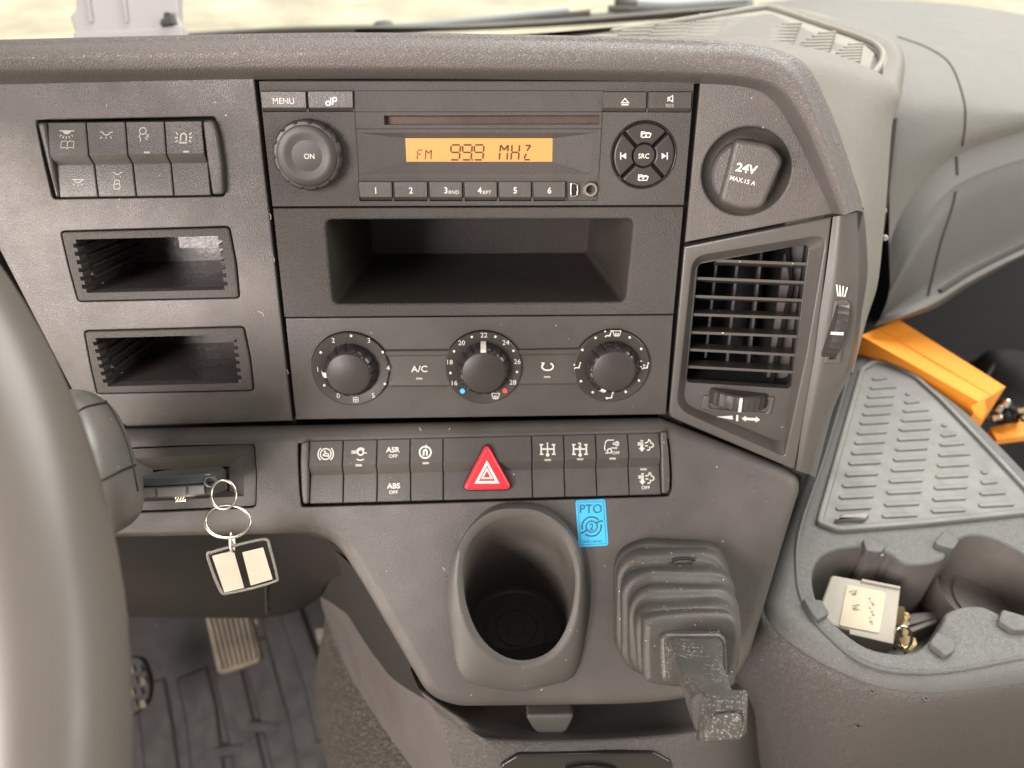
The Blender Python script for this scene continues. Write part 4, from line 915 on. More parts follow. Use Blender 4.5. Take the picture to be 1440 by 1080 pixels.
# ================================================================== STICKER
ST = PL.sub(832, 735)
stk = plate('sticker', rnd(ST.pts([(809, 703.5), (851, 701.5), (855.5, 767), (813.5, 769.5)]), .0016, 4), [], 0, .0004, mBLUE, None, bev=.0001)
stk.matrix_basis = ST.mat; stk['label'] = 'small blue sticker reading PTO 2 between the cup holder and the gear lever'; stk['category'] = 'sticker'
zs = .0006
txt(ST, stk, 'PTO', 831, 715.5, 12.5, mINKBLUE, zs, .0, sx=.95)
inb = [(812.5, 706.5), (848.5, 705), (852.5, 764.5), (816.5, 766.5)]
sym(ST, stk, [{'p': inb, 'closed': True, 'w': .5}], mINKBLUE, zs)
sym(ST, stk, [{'p': circ(832, 740.5, 7.8, 24), 'closed': True, 'w': 1.6}, arc(832, 740.5, 13.5, -12, 130, 14), arc(832, 740.5, 13.5, 165, 315, 14), [(816, 749.5), (820, 749), (824.5, 745.5)], [(839.5, 735.5), (843, 733), (848, 732.5)]], mINKBLUE, zs, 1.9)
txt(ST, stk, '2', 832, 740.8, 9, mINKBLUE, zs, .01)
txt(ST, stk, 'K1011967-01', 833.5, 761.3, 3.4, mINKBLUE, zs, .0, sx=1.0)

# ================================================================== GEAR LEVER
GP = PL.sub(945, 845)
gear = thing('gear_lever', 'stubby black gear lever in a ribbed rubber bellows right of the cup holder', 'gear lever', GP)
def rrect(x0, y0, x1, y1, h, r, sk=0, n=6):
    p = GP.pts([(x0 + sk, y0), (x1 + sk, y0), (x1, y1), (x0, y1)], h); q = rnd(p, r, n); return [Vector((v.x, v.y, h)) for v in q]
rings = [(864, 758, 1020, 930, .002, .016), (866, 772, 1027, 938, .013, .015), (874, 795, 1033, 946, .024, .014), (884, 822, 1038, 953, .035, .013), (893, 845, 1040, 958, .046, .012)]
rows = [rrect(862, 757, 1018, 925, -.003, .016)]
for i, (x0, y0, x1, y1, h, r) in enumerate(rings):
    g = 3.6
    rows += [rrect(x0, y0, x1, y1, h, r), rrect(x0 - .6, y0 + 3, x1 + .6, y1 + .6, h + .0035, r), rrect(x0 + 1.5, y0 + 9, x1, y1, h + .0068, r)]
    rows.append(rrect(x0 + 8, y0 + 17, x1 - 6, y1 - 4, h + .0082, r * .9))
rows += [rrect(904, 864, 1036, 962, .0565, .010)]
for r_ in rows:
    for p in r_: k_ = math.sin(p.x * 210 + p.z * 160) * math.sin(p.y * 190 - p.z * 90 + 1.3); p.x += .0006 * k_; p.y += .0007 * math.sin(p.x * 170 + p.z * 240 + 2); p.z += .0007 * math.sin(p.x * 130 + p.y * 160)
boot = sloft('bellows', rows, mRUBBER, gear, nu=1, nv=3, closed=True, ang=75)
slit = rrect(945, 786, 980, 788.5, .0222, .0003, n=2)
tube('tear', [GP.at3(945, 788, .0225), GP.at3(955, 785.5, .0235), GP.at3(968, 785.5, .0235), GP.at3(977, 787.5, .0225)], .0008, mGAP, gear, 6)
col_o = [(906, 880), (912, 870), (950, 864), (1010, 862), (1034, 868), (1041, 890), (1040, 925), (1036, 955), (1026, 968), (960, 968), (915, 962), (906, 945)]
cl_ = cr(GP.pts(col_o, .060), 4, True)
collar = plate('collar', cl_, [], .050, .0605, mRUBBER, gear, bev=.003, seg=4)
c2 = rnd(GP.pts([(927, 894), (934, 889), (1012, 889), (1020, 897), (1022, 955), (930, 958)], .062), .003, 4)
plate('base_plate', c2, [], .058, .0645, mLEVER, gear, bev=.0018, seg=4)
def sec(pts, d, r=.004):   # section square to the line of sight at its own distance
    P0 = Plane(pix(1000, 960, d), ex, ey); q = rnd(P0.pts(pts), r, 4)
    return [GP.loc(P0.o + P0.x * p.x + P0.y * p.y) for p in ccw(q)]
rows = [sec([(933, 897), (1016, 896), (1018, 956), (938, 958)], .306), sec([(942, 900), (1008, 899), (1012, 955), (945, 958)], .3005, .005), sec([(946, 915), (1011, 911), (1015, 958), (952, 962)], .293, .005),
        sec([(953, 938), (1019, 934), (1023, 968), (962, 985)], .281, .005), sec([(962, 960), (1027, 956), (1032, 992), (970, 1015)], .270, .005), sec([(970, 976), (1036, 972), (1040, 1015), (978, 1035)], .2605, .0045)]
sloft('stem', rows, mLEVER, gear, nu=1, nv=4, closed=True, cap1=True, ang=60)
rows = [sec([(978, 985), (1040, 976), (1040, 1026), (980, 1036)], .2640, .0016), sec([(986, 973), (1050, 971), (1049, 1032), (979, 1040)], .2610, .0018), sec([(989, 972), (1052, 970), (1050, 1034), (978, 1043)], .2595, .0018), sec([(997, 996), (1051, 993), (1046, 1040), (981, 1045)], .2500, .0018), sec([(1000, 1000), (1048, 997), (1043, 1038), (984, 1043)], .2485, .0018)]
loft('handle', rows, mLEVER, gear, closed=True, cap1=True, cap0=True, ang=28)
p = sec([(1001, 1004), (1045, 1002), (1040, 1036), (987, 1040)], .2470, .003); p2 = sec([(1003, 1006), (1043, 1004), (1038, 1034), (990, 1038)], .2463, .003)
loft('handle_insert', [p, p2], mLEVER, gear, closed=True, cap1=True)

# ================================================================== IGNITION
KP = PL.sub(255, 670)
ign = thing('ignition_slot', 'rectangular ignition key slot surround left of the lower switch bank', 'ignition', KP)
fo = inset(ccw(rnd(KP.pts(KEYR), .001, 2)), .0006); fun = KP.pts([(185, 646), (340, 639), (340.5, 697.5), (188, 706)])
sl = KP.pts([(215, 661), (322.5, 656), (322.5, 690), (216, 695)], -.008)
plate('frame', fo, [fun], -.010, -.0015, mPANEL, ign, bev=.0004, hb=.0006)
loft('funnel', [[Vector((p.x, p.y, -.002)) for p in ccw(fun)], [Vector((p.x, p.y, -.008)) for p in ccw(sl)]], mPANEL, ign, closed=True, ang=10)
loft('slot', [[Vector((p.x, p.y, -.008)) for p in ccw(sl)], [Vector((p.x, p.y, -.03)) for p in ccw(sl)]], mGAP, ign, closed=True, cap1=True, ang=10)

fobc = pix(262, 679, .346); FP = Plane(fobc, (1, .06, .02), (-.10, -.34, -.93))   # key lies edge-on: x along the fob, y into the slot, z up
fob = thing('car_key', 'black fob car key sitting in the ignition slot', 'key', FP)
kb_ = [(-.0192, -.004), (-.016, -.0085), (-.004, -.0100), (.012, -.009), (.0165, -.004), (.0165, .006), (.010, .016), (-.004, .017), (-.016, .012), (-.0195, .004)]
kpoly = cr([Vector(p) for p in kb_], 4, True)
plate('body', kpoly, [], -.0048, .0005, mFOB, fob, bev=.0014, seg=3, back=True)
plate('upper_shell', inset(ccw(kpoly), .0004), [], .0008, .0052, mFOB, fob, bev=.0022, seg=4)
for (x0, x1) in ((-.0185, -.0095), (-.0090, .0045), (.0050, .0125)):
    V, F = box_vf(((x0 + x1) / 2, -.0090 + abs((x0 + x1) / 2) * .06, -.0022), (x1 - x0 - .0006, .003, .0038)); raw('button', V, F, mSTALK, fob)
V, F = box_vf((-.001, .0, -.0062), (.0046, .010, .0030)); bl_ = raw('blade_lock', V, F, mBRASS, fob)
for k in range(4):
    V, F = box_vf((-.0026 + k * .0012, -.0052, -.0062), (.0005, .0008, .0026), Matrix.Rotation(.5, 3, 'Y')); raw('ridge', V, F, mSEAM, bl_)
lp_ = [Vector((.0150 + .0026 * math.cos(a), -.0090, .0012 + .0022 * math.sin(a))) for a in [2 * math.pi * k / 20 for k in range(20)]]
tube('ring_eye', lp_, .0008, mFOB, fob, 8, True)
# key chain: two split rings and a clear tag, hanging
KC = Plane(pix(320, 732, .335), ex, ey)
chain = thing('key_chain', 'steel split rings with a clear plastic tag holding two pale paper slips', 'key chain', KC)
def ringpts(cx, cy, rx, ry, d0, d1, n=40, ph=0, turns=1):
    out = []
    for k in range(n * turns):
        a = 2 * math.pi * k / n + ph; f = (1 - math.cos(a)) / 2; out.append(KC.pw(cx + rx * math.cos(a), cy + ry * math.sin(a), lerp(d0, d1, (math.sin(a) + 1) / 2)))
    return out
r1_ = ringpts(314.5, 695.5, 17.5, 20.5, .3365, .3325); tube('small_ring', r1_, .00065, mCHROME, chain, 8, True)
r2_ = ringpts(320.5, 733, 31.5, 22.5, .336, .331); tube('large_ring', r2_, .00062, mCHROME, chain, 8, True)
r3_ = ringpts(320.3, 733.6, 32, 23.2, .3372, .3322, ph=.2); tube('large_ring', r3_, .00062, mCHROME, chain, 8, True)
tube('link', cr([KC.pw(326, 747, .3335), KC.pw(323.5, 756, .331), KC.pw(325.5, 772, .331), KC.pw(330, 775, .335), KC.pw(329, 760, .337), KC.pw(326, 750, .3365)], 5, True), .0007, mCHROME, chain, 8, True)
TG = Plane(pix(340, 797, .334), ex - ez * .12, ey + ez * .12)
tagp = cr(TG.pts([(290.5, 780), (298, 775), (326, 767), (366, 757.5), (377, 759), (381, 770), (391, 811), (388, 818), (355, 828), (321, 835), (312, 834), (302, 815)]), 4, True)
to_c = KC.mat.inverted() @ TG.mat
def tagged(o): o.matrix_basis = to_c; return o
tg = tagged(plate('tag', tagp, [], -.0018, .0018, mACRYL, chain, bev=.0010, seg=3, back=True))
tagged(tube('tag_rim', [Vector((p.x, p.y, 0)) for p in inset(ccw(tagp), .0005)], .0006, mRIM, chain, 8, True))
for q in ([(303, 781), (331, 773.5), (345, 821.5), (317.5, 830)], [(341, 778, ), (366, 771), (378, 812), (354, 820)]):
    pass
for q in ([(298.5, 781.5), (328.5, 773.5), (343.5, 826), (316, 832.5)], [(341, 776.5), (370, 769.5), (383.5, 814), (353, 823)]):
    tagged(plate('paper_slip', TG.pts(q), [], -.0002, .0002, mPAPER, chain, bev=.00003, back=True))
tagged(plate('tag_frame', inset(ccw(tagp), .0022), [], -.0006, -.0004, mKNOB, chain, bev=.00003, back=True)) if False else None
def dist_T(x, y, h=0): r = ray(x, y); o_ = PT.o + PT.n * h; return (o_ - CAM).dot(PT.n) / r.dot(PT.n)
# ================================================================== TRAY CONSOLE ON THE RIGHT
TC = PT.sub(1250, 800)
cons = thing('console_tray', 'grey grained plastic console tray with twin cup holders right of the gear lever', 'console', TC)
HOLE = [(1142.8, 812), (1147, 794), (1159.4, 780), (1184, 771), (1215, 770), (1247, 776), (1262, 787), (1276, 794), (1304, 793), (1327, 785.5), (1334, 773), (1345, 762), (1362, 753), (1387, 754.5), (1412, 764), (1440, 780), (1470, 812), (1478, 845), (1460, 868), (1425, 872),
        (1404, 862), (1382, 852), (1354, 852), (1331, 861), (1326, 874), (1315, 891), (1301, 906), (1284, 916), (1256.7, 918), (1218, 909), (1184.4, 886), (1162, 863), (1147, 839)]
hole = cr(TC.pts(HOLE), 3, True)
OUT = [(1205, 478), (1226, 474), (1290, 519), (1366, 574), (1440, 648), (1520, 735), (1560, 830), (1540, 940), (1440, 952), (1330, 968), (1245, 962), (1160, 925), (1100, 885), (1072, 850), (1100, 760), (1145, 640)]
outc = rnd(TC.pts(OUT), [0, 0, .014, .014, .02, .02, .02, .02, .03, .03, .03, .03, .02, .02, .02, .02], 5)
plate('tray_body', outc, [hole], -.075, 0, mTRAY, cons, bev=.011, hb=.0022, seg=7)
hc = ccw(hole); cen = sum(hc, Vector((0, 0))) / len(hc)
dn = lambda s, z: [Vector((cen.x + (p.x - cen.x) * s, cen.y + (p.y - cen.y) * s, z)) for p in hc]
loft('well', [dn(1, -.002), dn(.985, -.012), dn(.97, -.06)], mCUPIN, cons, closed=True, ang=50)
raw('well_floor', [TC.at3(x, y, -.06) for x, y in ((1135, 760), (1500, 745), (1500, 880), (1300, 935), (1200, 915), (1135, 850))], [(0, 1, 2, 3, 4, 5)], mCUPIN, cons)
cc = TC.at(1394, 842, -.036)
lathe('cup_floor_ring', [(.034, -.06), (.034, -.033), (.0325, -.0305), (.031, -.033), (.030, -.037), (.023, -.0375), (.0225, -.039), (.0215, -.039), (.021, -.0375), (.0005, -.0375)], mCUPIN, cons, 56, cc.x, cc.y, 40)
for q in ([(1278, 862), (1322, 858), (1330, 866), (1275, 880)], [(1270, 884), (1318, 868), (1321, 874), (1268, 895)]):
    plate('well_step', rnd(TC.pts(q, -.045), .002, 3), [], -.06, -.045, mCUPIN, cons, bev=.001)
# spring clips round the rim
def clip(q, h=.0035, tail=None):
    o = plate('rim_clip', rnd(TC.pts(q, h), .0016, 3), [], -.004, h, mTRAY, cons, bev=.0010)
    return o
clip([(1213, 757), (1222, 757.5), (1248, 767), (1239, 777), (1218, 774)])
clip([(1314, 762), (1327, 746), (1350, 759), (1341, 772), (1321, 767)])
clip([(1129, 841), (1156, 843), (1167, 862), (1150, 872), (1141, 862)])
clip([(1307, 904), (1318, 887), (1346, 901), (1343, 915), (1331, 922)])
clip([(1404, 872), (1410, 856), (1450, 868), (1446, 886), (1425, 886)])
V, F = box_vf((0, 0, 0), (.001, .001, .001))
tl_ = TC.at(1230, 776, 0); plate('clip_tongue', [tl_ + Vector((-.006, .001)), tl_ + Vector((.006, 0)), tl_ + Vector((.005, -.0025)), tl_ + Vector((-.005, -.0018))], [], -.045, -.001, mCUPIN, cons, bev=.0004)
# crease that runs round the tray
cre = cr([TC.at3(x, y, .0002) for x, y in ((1196, 520), (1160, 640), (1126, 740), (1120, 800), (1130, 850), (1170, 900), (1230, 938), (1320, 945), (1440, 925))], 6)
tube('crease', cre, .0009, mTRAY, cons, 6)
# front face below the tray
_o = [(TC.at(*p), Vector(q).normalized()) for p, q in (((1090, 790), (-1, -.1)), ((1072, 850), (-.8, -.6)), ((1100, 885), (-.6, -.8)), ((1160, 925), (-.45, -.9)), ((1245, 962), (-.2, -1)), ((1330, 968), (.1, -1)), ((1440, 952), (.1, -1)), ((1540, 940), (.3, -1)))]
def _fr(out, z): return [Vector((p.x + d_.x * out, p.y + d_.y * out, z)) for p, d_ in _o]
fr = [_fr(-.006, -.0065), _fr(.0006, -.0085), _fr(.006, -.022), _fr(.012, -.055), _fr(.016, -.11), _fr(.02, -.25)]
ff = sloft('front_face', fr, mCONS, cons, nu=6, nv=5)
for x, y in ((1226, 973), (1302, 983), (1206, 1021)):
    p = (drape(ff, TC, [(x, y)], .0005) + [TC.pw(x, y, .4)])[0]; V, F = lathe_vf([(.0013, 0), (.0012, .0005), (.0008, .0006), (.0007, -.0006), (.0001, -.0006)], 12); raw('screw', [v + p for v in V], F, mVANE, cons)
# ribbed mat on the tray
MT = [(1208, 520), (1226, 509), (1250, 510), (1290, 532), (1324, 562), (1363, 602), (1403, 644), (1450, 694), (1460, 722), (1440, 726), (1300, 741), (1179, 750.5), (1146, 738), (1150, 722)]
mt = thing('rubber_mat', 'light grey ribbed rubber mat lying on the console tray', 'mat', PT.sub(1290, 640))
MP = PT.sub(1290, 640)
mo = rnd(MP.pts(MT), .003, 4)
mi = inset(ccw(mo), .0042)
plate('border', mo, [mi], .0002, .0030, mMAT, mt, bev=.0012, hb=.0012)
plate('sheet', inset(ccw(mo), .002), [], .0001, .0008, mMAT, mt, bev=.0002)
def interp(T, y):
    for (y0, x0), (y1, x1) in zip(T, T[1:]):
        if y <= y1: return x0 + (x1 - x0) * (y - y0) / (y1 - y0)
    return T[-1][1]
cols = [([531, 543.5, 556, 568, 580.5, 593, 607, 620.6, 635, 649.6, 665.5, 681, 697, 713], [(525, 1229), (713, 1176)], [(525, 1242), (543, 1261), (713, 1226)]),
        ([553.3, 563.8, 575.7, 588.9, 602, 615.8, 629.8, 644.3, 658.8, 674.7, 690.5, 707.5, 723.5], [(553, 1275), (724, 1241)], [(553, 1279), (564, 1294), (576, 1307), (589, 1311), (724, 1291)]),
        ([596.8, 610, 623, 637.5, 652.5, 668, 684, 700, 716.5], [(596, 1326), (717, 1310)], [(597, 1332), (610, 1345), (623, 1357), (637, 1365), (717, 1358)]),
        ([662.8, 676.5, 692, 708.5], [(662, 1382), (709, 1377)], [(663, 1389), (676, 1403), (692, 1415), (709, 1427)])]
for ys, Lx, Rx in cols:
    for y in ys:
        a = MP.at(interp(Lx, y), y + 1, .002); b = MP.at(interp(Rx, y), y - 1.5, .002); r = .00175
        d = (b - a); L_ = d.length; d.normalize(); n_ = Vector((-d.y, d.x)); a = a + d * min(r, L_ * .45); b = b - d * min(r, L_ * .45)
        pts = [a - d * r * math.cos(t) * 1 + n_ * r * math.sin(t) for t in [math.pi / 2 - math.pi * k / 6 + 0 for k in range(7)]]
        pts = [a + (-d * math.cos(t) + n_ * math.sin(t)) * r for t in [-math.pi / 2 + math.pi * k / 6 for k in range(7)]] + [b + (d * math.cos(t) + n_ * math.sin(t)) * r for t in [math.pi / 2 - math.pi * k / 6 for k in range(7)]]
        plate('rib', pts, [], .0004, .0019, mMAT, mt, bev=.0006, seg=2)
plate('pull_tab', rnd(MP.pts([(1173, 731), (1186, 723), (1218, 720), (1223, 725), (1217, 731)], .003), .001, 3), [], .0002, .004, mCUPIN, mt, bev=.0012)

# small grey box with a paper label, lying in the left cup well
dT = (TC.o - CAM).dot(-ez)
BN = (UP * .86 - ray(1210, 855).normalized() * .35).normalized(); bx_ = Vector((1, 0, 0)); bx_ = (bx_ - bx_.dot(BN) * BN).normalized()
BX = Plane(pix(1212, 855, dist_T(1212, 855, -.012)), bx_, BN.cross(bx_))
sbox = thing('plastic_box', 'small pale grey plastic box with a yellowed paper label in the tray well', 'box', BX)
bq = rnd(BX.pts([(1169, 808), (1267, 826), (1257, 908), (1146, 872)]), .002, 4)
plate('case', bq, [], -.026, 0, mBOXGREY, sbox, bev=.0012, seg=3, back=True)
plate('label', rnd(BX.pts([(1191, 822), (1246, 833), (1236, 891), (1180, 880)]), .0015, 3), [], 0, .0005, mLABEL, sbox, bev=.0001)
plate('ledge', BX.pts([(1194, 886), (1256, 899), (1255, 907), (1194, 893)]), [], 0, .0012, mBOXGREY, sbox, bev=.0004)
plate('ledge', BX.pts([(1212, 815), (1266, 826), (1265, 829.5), (1210, 818.5)]), [], 0, .0012, mBOXGREY, sbox, bev=.0004)
sq = []
for k in range(9):
    y0 = 842 + k * 4.4; xx = 1222 + (k % 3) * 2.4; pts = [(xx, y0)]
    for j in range(5): pts.append((xx + R.uniform(-1.5, 3) + j * .4, y0 + R.uniform(-1.5, 2.5)))
    sq.append(pts)
sym(BX, sbox, sq, mSMEAR, .0007, .8, name='handwriting')
smu = [[(1202 + R.gauss(0, 4), y + R.gauss(0, 1.6)) for _ in range(5)] for y in (833, 835, 852, 854, 857)]
sym(BX, sbox, smu, mSMEAR, .0007, 1.1, name='smudge')

# bunch of keys beside the box
KS = PT.subp(pix(1272, 890, dist_T(1272, 890, -.028)))
keys = thing('key_bunch', 'bunch of small brass keys on a ring beside the grey box in the tray well', 'keys', KS)
def flatkey(a, b, w_, m, tilt):
    A = KS.pw(*a); B = KS.pw(*b); d = (B - A).normalized(); n_ = d.cross(Vector((tilt, .2, 1))).normalized(); t_ = d.cross(n_).normalized() * .0010
    prof = [(0, .25), (.1, .6), (.2, .25), (.3, .62), (.42, .3), (.52, .6), (.62, .5), (.64, 1.6), (.8, 1.9), (1, 1.3)]
    V = []; k = len(prof)
    for s_ in (0, 1):
        for f_, ww in prof: p = lerp(A, B, f_) + t_ * s_; V += [p + n_ * w_ * .55, p - n_ * w_ * ww * .55]
    F = []
    for s_ in (0, 1):
        for i in range(k - 1): o_ = s_ * 2 * k + 2 * i; F.append((o_, o_ + 1, o_ + 3, o_ + 2))
    for i in range(k - 1):
        for e_ in (0, 1): F.append((2 * i + e_, 2 * i + 2 + e_, 2 * k + 2 * i + 2 + e_, 2 * k + 2 * i + e_))
    return raw('key', V, F, m, keys, 30)
dk = dist_T(1270, 885, -.02)
flatkey((1270, 853, dk + .002), (1266, 905, dk), .007, mBRASS, .4); flatkey((1275, 861, dk + .005), (1268, 912, dk - .002), .007, mBRASS, -.3); flatkey((1262, 880, dk - .004), (1277, 915, dk - .004), .008, mCHROME, .1)
rp = [KS.pw(1270 + 12 * math.cos(a), 897 + 16 * math.sin(a), dk - .008 + .003 * math.sin(a)) for a in [2 * math.pi * k / 28 for k in range(28)]]
tube('split_ring', rp, .0008, mCHROME, keys, 8, True)

# orange box behind the tray
OP = PT.subp(pix(1320, 520, .60))
ob = thing('orange_box', 'bright orange cardboard box wedged behind the console tray', 'box', OP)
oa = [OP.pw(x, y, d) for x, y, d in ((1211, 472, .600), (1263, 449, .66), (1414, 544, .610), (1378, 566, .560))]
ob_ = [p + Vector((0, .004, -.045)) for p in oa]
def boxskin(name, T4, B4, m, par): return raw(name, list(T4) + list(B4), [(0, 1, 2, 3), (4, 7, 6, 5), (0, 4, 5, 1), (1, 5, 6, 2), (2, 6, 7, 3), (3, 7, 4, 0)], m, par, ang=10)
boxskin('carton', oa, ob_, mORANGE, ob)
f_ = [lerp(oa[0], oa[1], .42), lerp(oa[3], oa[2], .42)]
tube('fold_line', [f_[0] + Vector((0, 0, .0002)), f_[1] + Vector((0, 0, .0002))], .0006, mORANGE, ob, 6)
fl_ = [OP.pw(x, y, d) for x, y, d in ((1366, 573, .556), (1385, 562, .556), (1387, 578, .556), (1381, 590, .556), (1371, 583, .556))]
raw('flap', fl_ + [p + Vector((.001, .002, 0)) for p in fl_], [(0, 1, 2, 3, 4), (9, 8, 7, 6, 5), (0, 5, 6, 1), (1, 6, 7, 2), (2, 7, 8, 3), (3, 8, 9, 4), (4, 9, 5, 0)], mORANGE, ob)
# things in the dark behind it
BG = PT.subp(pix(1420, 560, .75))
bag = thing('tool_bag', 'black rounded bag in the shadow behind the orange box', 'bag', BG)
def blob(L, rx, ry, rz, c, seed, m, par, name):
    bm = bmesh.new(); bmesh.ops.create_icosphere(bm, subdivisions=4, radius=1); rr = random.Random(seed); ph = [rr.uniform(0, 6) for _ in range(6)]
    for v in bm.verts:
        p = v.co; k = 1 + .07 * math.sin(5 * p.x + ph[0]) * math.sin(4 * p.y + ph[1]) + .05 * math.sin(9 * p.z + ph[2] + 3 * p.x)
        v.co = Vector((c[0] + p.x * rx * k, c[1] + p.y * ry * k, c[2] + max(p.z, -.6) * rz * k))
    me = bpy.data.meshes.new(name); bm.to_mesh(me); bm.free(); return link(name, me, m, par, 80)
blob(None, .05, .04, .04, BG.pw(1420, 545, .78), 3, mGAP, bag, 'body')
tube('handle', cr([BG.pw(1385, 530, .76), BG.pw(1400, 512, .76), BG.pw(1425, 508, .76), BG.pw(1450, 518, .76)], 5), .004, mKNOB, bag, 8)
OT = PT.subp(pix(1420, 608, .66))
otag = thing('orange_folder', 'small orange folder lying on the floor right of the console', 'folder', OT)
q = [OT.pw(x, y, d) for x, y, d in ((1392, 602, .66), (1450, 588, .68), (1450, 612, .65), (1402, 618, .64))]
boxskin('cover', q, [p + Vector((0, 0, -.006)) for p in q], mORANGE, otag)
CB = PT.subp(pix(1415, 585, .66))
cab = thing('cable_bundle', 'tangle of dark cables with metal plugs behind the orange box', 'cables', CB)
for k in range(9):
    x0 = 1395 + R.uniform(0, 40); y0 = 575 + R.uniform(-6, 14)
    tube('cable', cr([CB.pw(x0 + R.uniform(-14, 14), y0 + R.uniform(-8, 8), .655 + R.uniform(-.01, .02)) for _ in range(5)], 4), .0032, mGAP, cab, 6)
for x, y in ((1402, 580), (1412, 572), (1432, 577), (1437, 590), (1396, 588)):
    p = CB.pw(x, y, .64); V, F = lathe_vf([(.003, 0), (.003, .006), (.002, .007), (.0005, .007)], 10); rm = Matrix.Rotation(R.uniform(.4, 1.3), 3, Vector((R.uniform(-1, 1), 1, 0)).normalized()); raw('plug', [rm @ v + p for v in V], F, mCHROME, cab)

# ================================================================== LOWER CONSOLE (below the lower panel)
lowc = thing('lower_console', 'dark grained plastic console base below the cup holder', 'console', PL.sub(800, 1050))
LC = PL.sub(800, 1050)
def C3(L): return [LC.pw(*t) for t in L]
sloft('ledge', [C3([(570, 920, .45), (625, 975, .425), (700, 980, .42), (850, 985, .43), (1000, 970, .43), (1120, 930, .45)]),
                C3([(585, 960, .405), (640, 1000, .395), (700, 1016, .40), (850, 1018, .405), (1000, 1005, .41), (1100, 985, .45)]),
                C3([(600, 985, .400), (655, 1022, .390), (705, 1034, .39), (850, 1034, .39), (1000, 1022, .395), (1085, 1010, .45)]),
                C3([(612, 1000, .404), (668, 1036, .388), (712, 1046, .385), (850, 1046, .385), (1000, 1036, .39), (1080, 1030, .45)]),
                C3([(630, 1050, .40), (690, 1070, .386), (730, 1080, .384), (850, 1080, .384), (1000, 1075, .39), (1075, 1070, .45)]),
                C3([(660, 1160, .40), (700, 1160, .388), (730, 1160, .388), (850, 1160, .388), (1000, 1160, .39), (1070, 1160, .45)])], mCONS, lowc, nu=6, nv=5)
plate_c = Plane(LC.o * 0 + pix(825, 1075, .383), ex, ey + ez * .15)
pk = [(703, 1075), (728, 1060), (920, 1057), (944, 1070), (948, 1120), (700, 1120)]
o = plate('ashtray_lid', rnd(plate_c.pts(pk), .002, 3), [], -.004, .001, mGLOSS, lowc, bev=.0012); o.matrix_basis = LC.mat.inverted() @ plate_c.mat
o = plate('ashtray_handle', rnd(plate_c.pts([(790, 1077), (815, 1071), (845, 1071), (868, 1077), (870, 1110), (785, 1110)]), .003, 4), [], 0, .004, mGLOSS, lowc, bev=.0015); o.matrix_basis = LC.mat.inverted() @ plate_c.mat
tp = Plane(pix(770, 1015, .395), ex, ey + ez * .4)
o = plate('latch_tab', rnd(tp.pts([(738, 1000), (808, 999), (797, 1022), (785, 1029), (762, 1029), (750, 1021)]), .003, 4), [], -.004, .003, mINSERT, lowc, bev=.0015); o.matrix_basis = LC.mat.inverted() @ tp.mat

# ================================================================== FOOTWELL
FW = GZ.subp(pix(350, 1000, .95))
tun = thing('tunnel_trim', 'grained vinyl tunnel trim beside the driver footwell', 'trim', FW)
def F3(L): return [FW.pw(*t) for t in L]
sloft('side_panel', [F3([(448, 828, .60), (483, 857, .56), (539, 938, .50), (608, 982, .437), (672, 1040, .413), (730, 1100, .40)]),
                     F3([(452, 850, .64), (485, 900, .60), (530, 965, .54), (575, 1030, .49), (620, 1100, .46), (670, 1180, .44)]),
                     F3([(458, 868, .69), (483, 931, .64), (511, 981, .59), (544, 1031, .54), (590, 1095, .50), (640, 1180, .47)])], mSMOOTH, tun, nu=5, nv=5)
sloft('vinyl', [F3([(458, 866, .692), (483, 929, .642), (511, 979, .592), (550, 1038, .536), (600, 1105, .495)]), F3([(452, 900, .72), (470, 960, .67), (495, 1015, .62), (530, 1075, .57), (575, 1140, .53)]),
                F3([(446, 930, .78), (455, 985, .73), (470, 1040, .68), (495, 1095, .62), (540, 1160, .58)]), F3([(442, 960, .86), (445, 1000, .82), (455, 1055, .76), (470, 1110, .70), (500, 1180, .66)])], mTUNNEL, tun, nu=6, nv=5)
sloft('dark_return', [F3([(455, 760, .44), (510, 815, .43), (590, 950, .42), (660, 1005, .415)]), F3([(452, 800, .50), (495, 840, .49), (560, 950, .46), (625, 1000, .425)]), F3([(446, 836, .59), (484, 863, .567), (541, 946, .507), (612, 990, .440)])], mDARKGRAIN, tun, nu=5, nv=4)
floor = thing('floor_mat', 'black rubber floor mat with long channels in the driver footwell', 'floor mat', FW)
FL = Plane(pix(330, 960, 1.15), (1, 0, .0), FWD + UP * .55)
o = raw('mat_sheet', [FL.at3(x, y) for x, y in ((-500, 780), (620, 780), (620, 1300), (-500, 1300))], [(0, 1, 2, 3)], mFLOOR, floor); o.matrix_basis = FW.mat.inverted() @ FL.mat
def channel(pts, w, h=.008):
    h *= .55
    V, F = ribbon_vf([FL.at(*p) for p in pts], w); k = len(V)
    c = [FL.at(*p) for p in pts]
    q = ccw([V[i] for i in range(0, k, 2)] + [V[i] for i in range(k - 1, 0, -2)])
    o = plate('ridge', q, [], 0, h, mFLOOR, floor, bev=.006, seg=3); o.matrix_basis = FW.mat.inverted() @ FL.mat
channel([(270, 945), (283, 1000), (290, 1060), (296, 1120)], .05); channel([(318, 930), (330, 985), (343, 1040), (356, 1100)], .045); channel([(358, 900), (372, 960), (390, 1020), (408, 1090)], .045)
channel([(388, 860), (406, 920), (428, 1000), (446, 1090)], .05, .014); channel([(408, 856), (425, 905), (446, 965), (462, 1040)], .035, .022); channel([(300, 1058), (345, 1052)], .02, .01); channel([(348, 1020), (395, 1024)], .02, .01)
channel([(210, 960), (222, 1030), (230, 1100)], .05)
br = F3([(443, 885, .9), (462, 882, .9), (462, 897, .9), (446, 900, .9)]); boxskin('bracket', br, [p + Vector((0, 0, -.01)) for p in br], mPEDAL, tun)
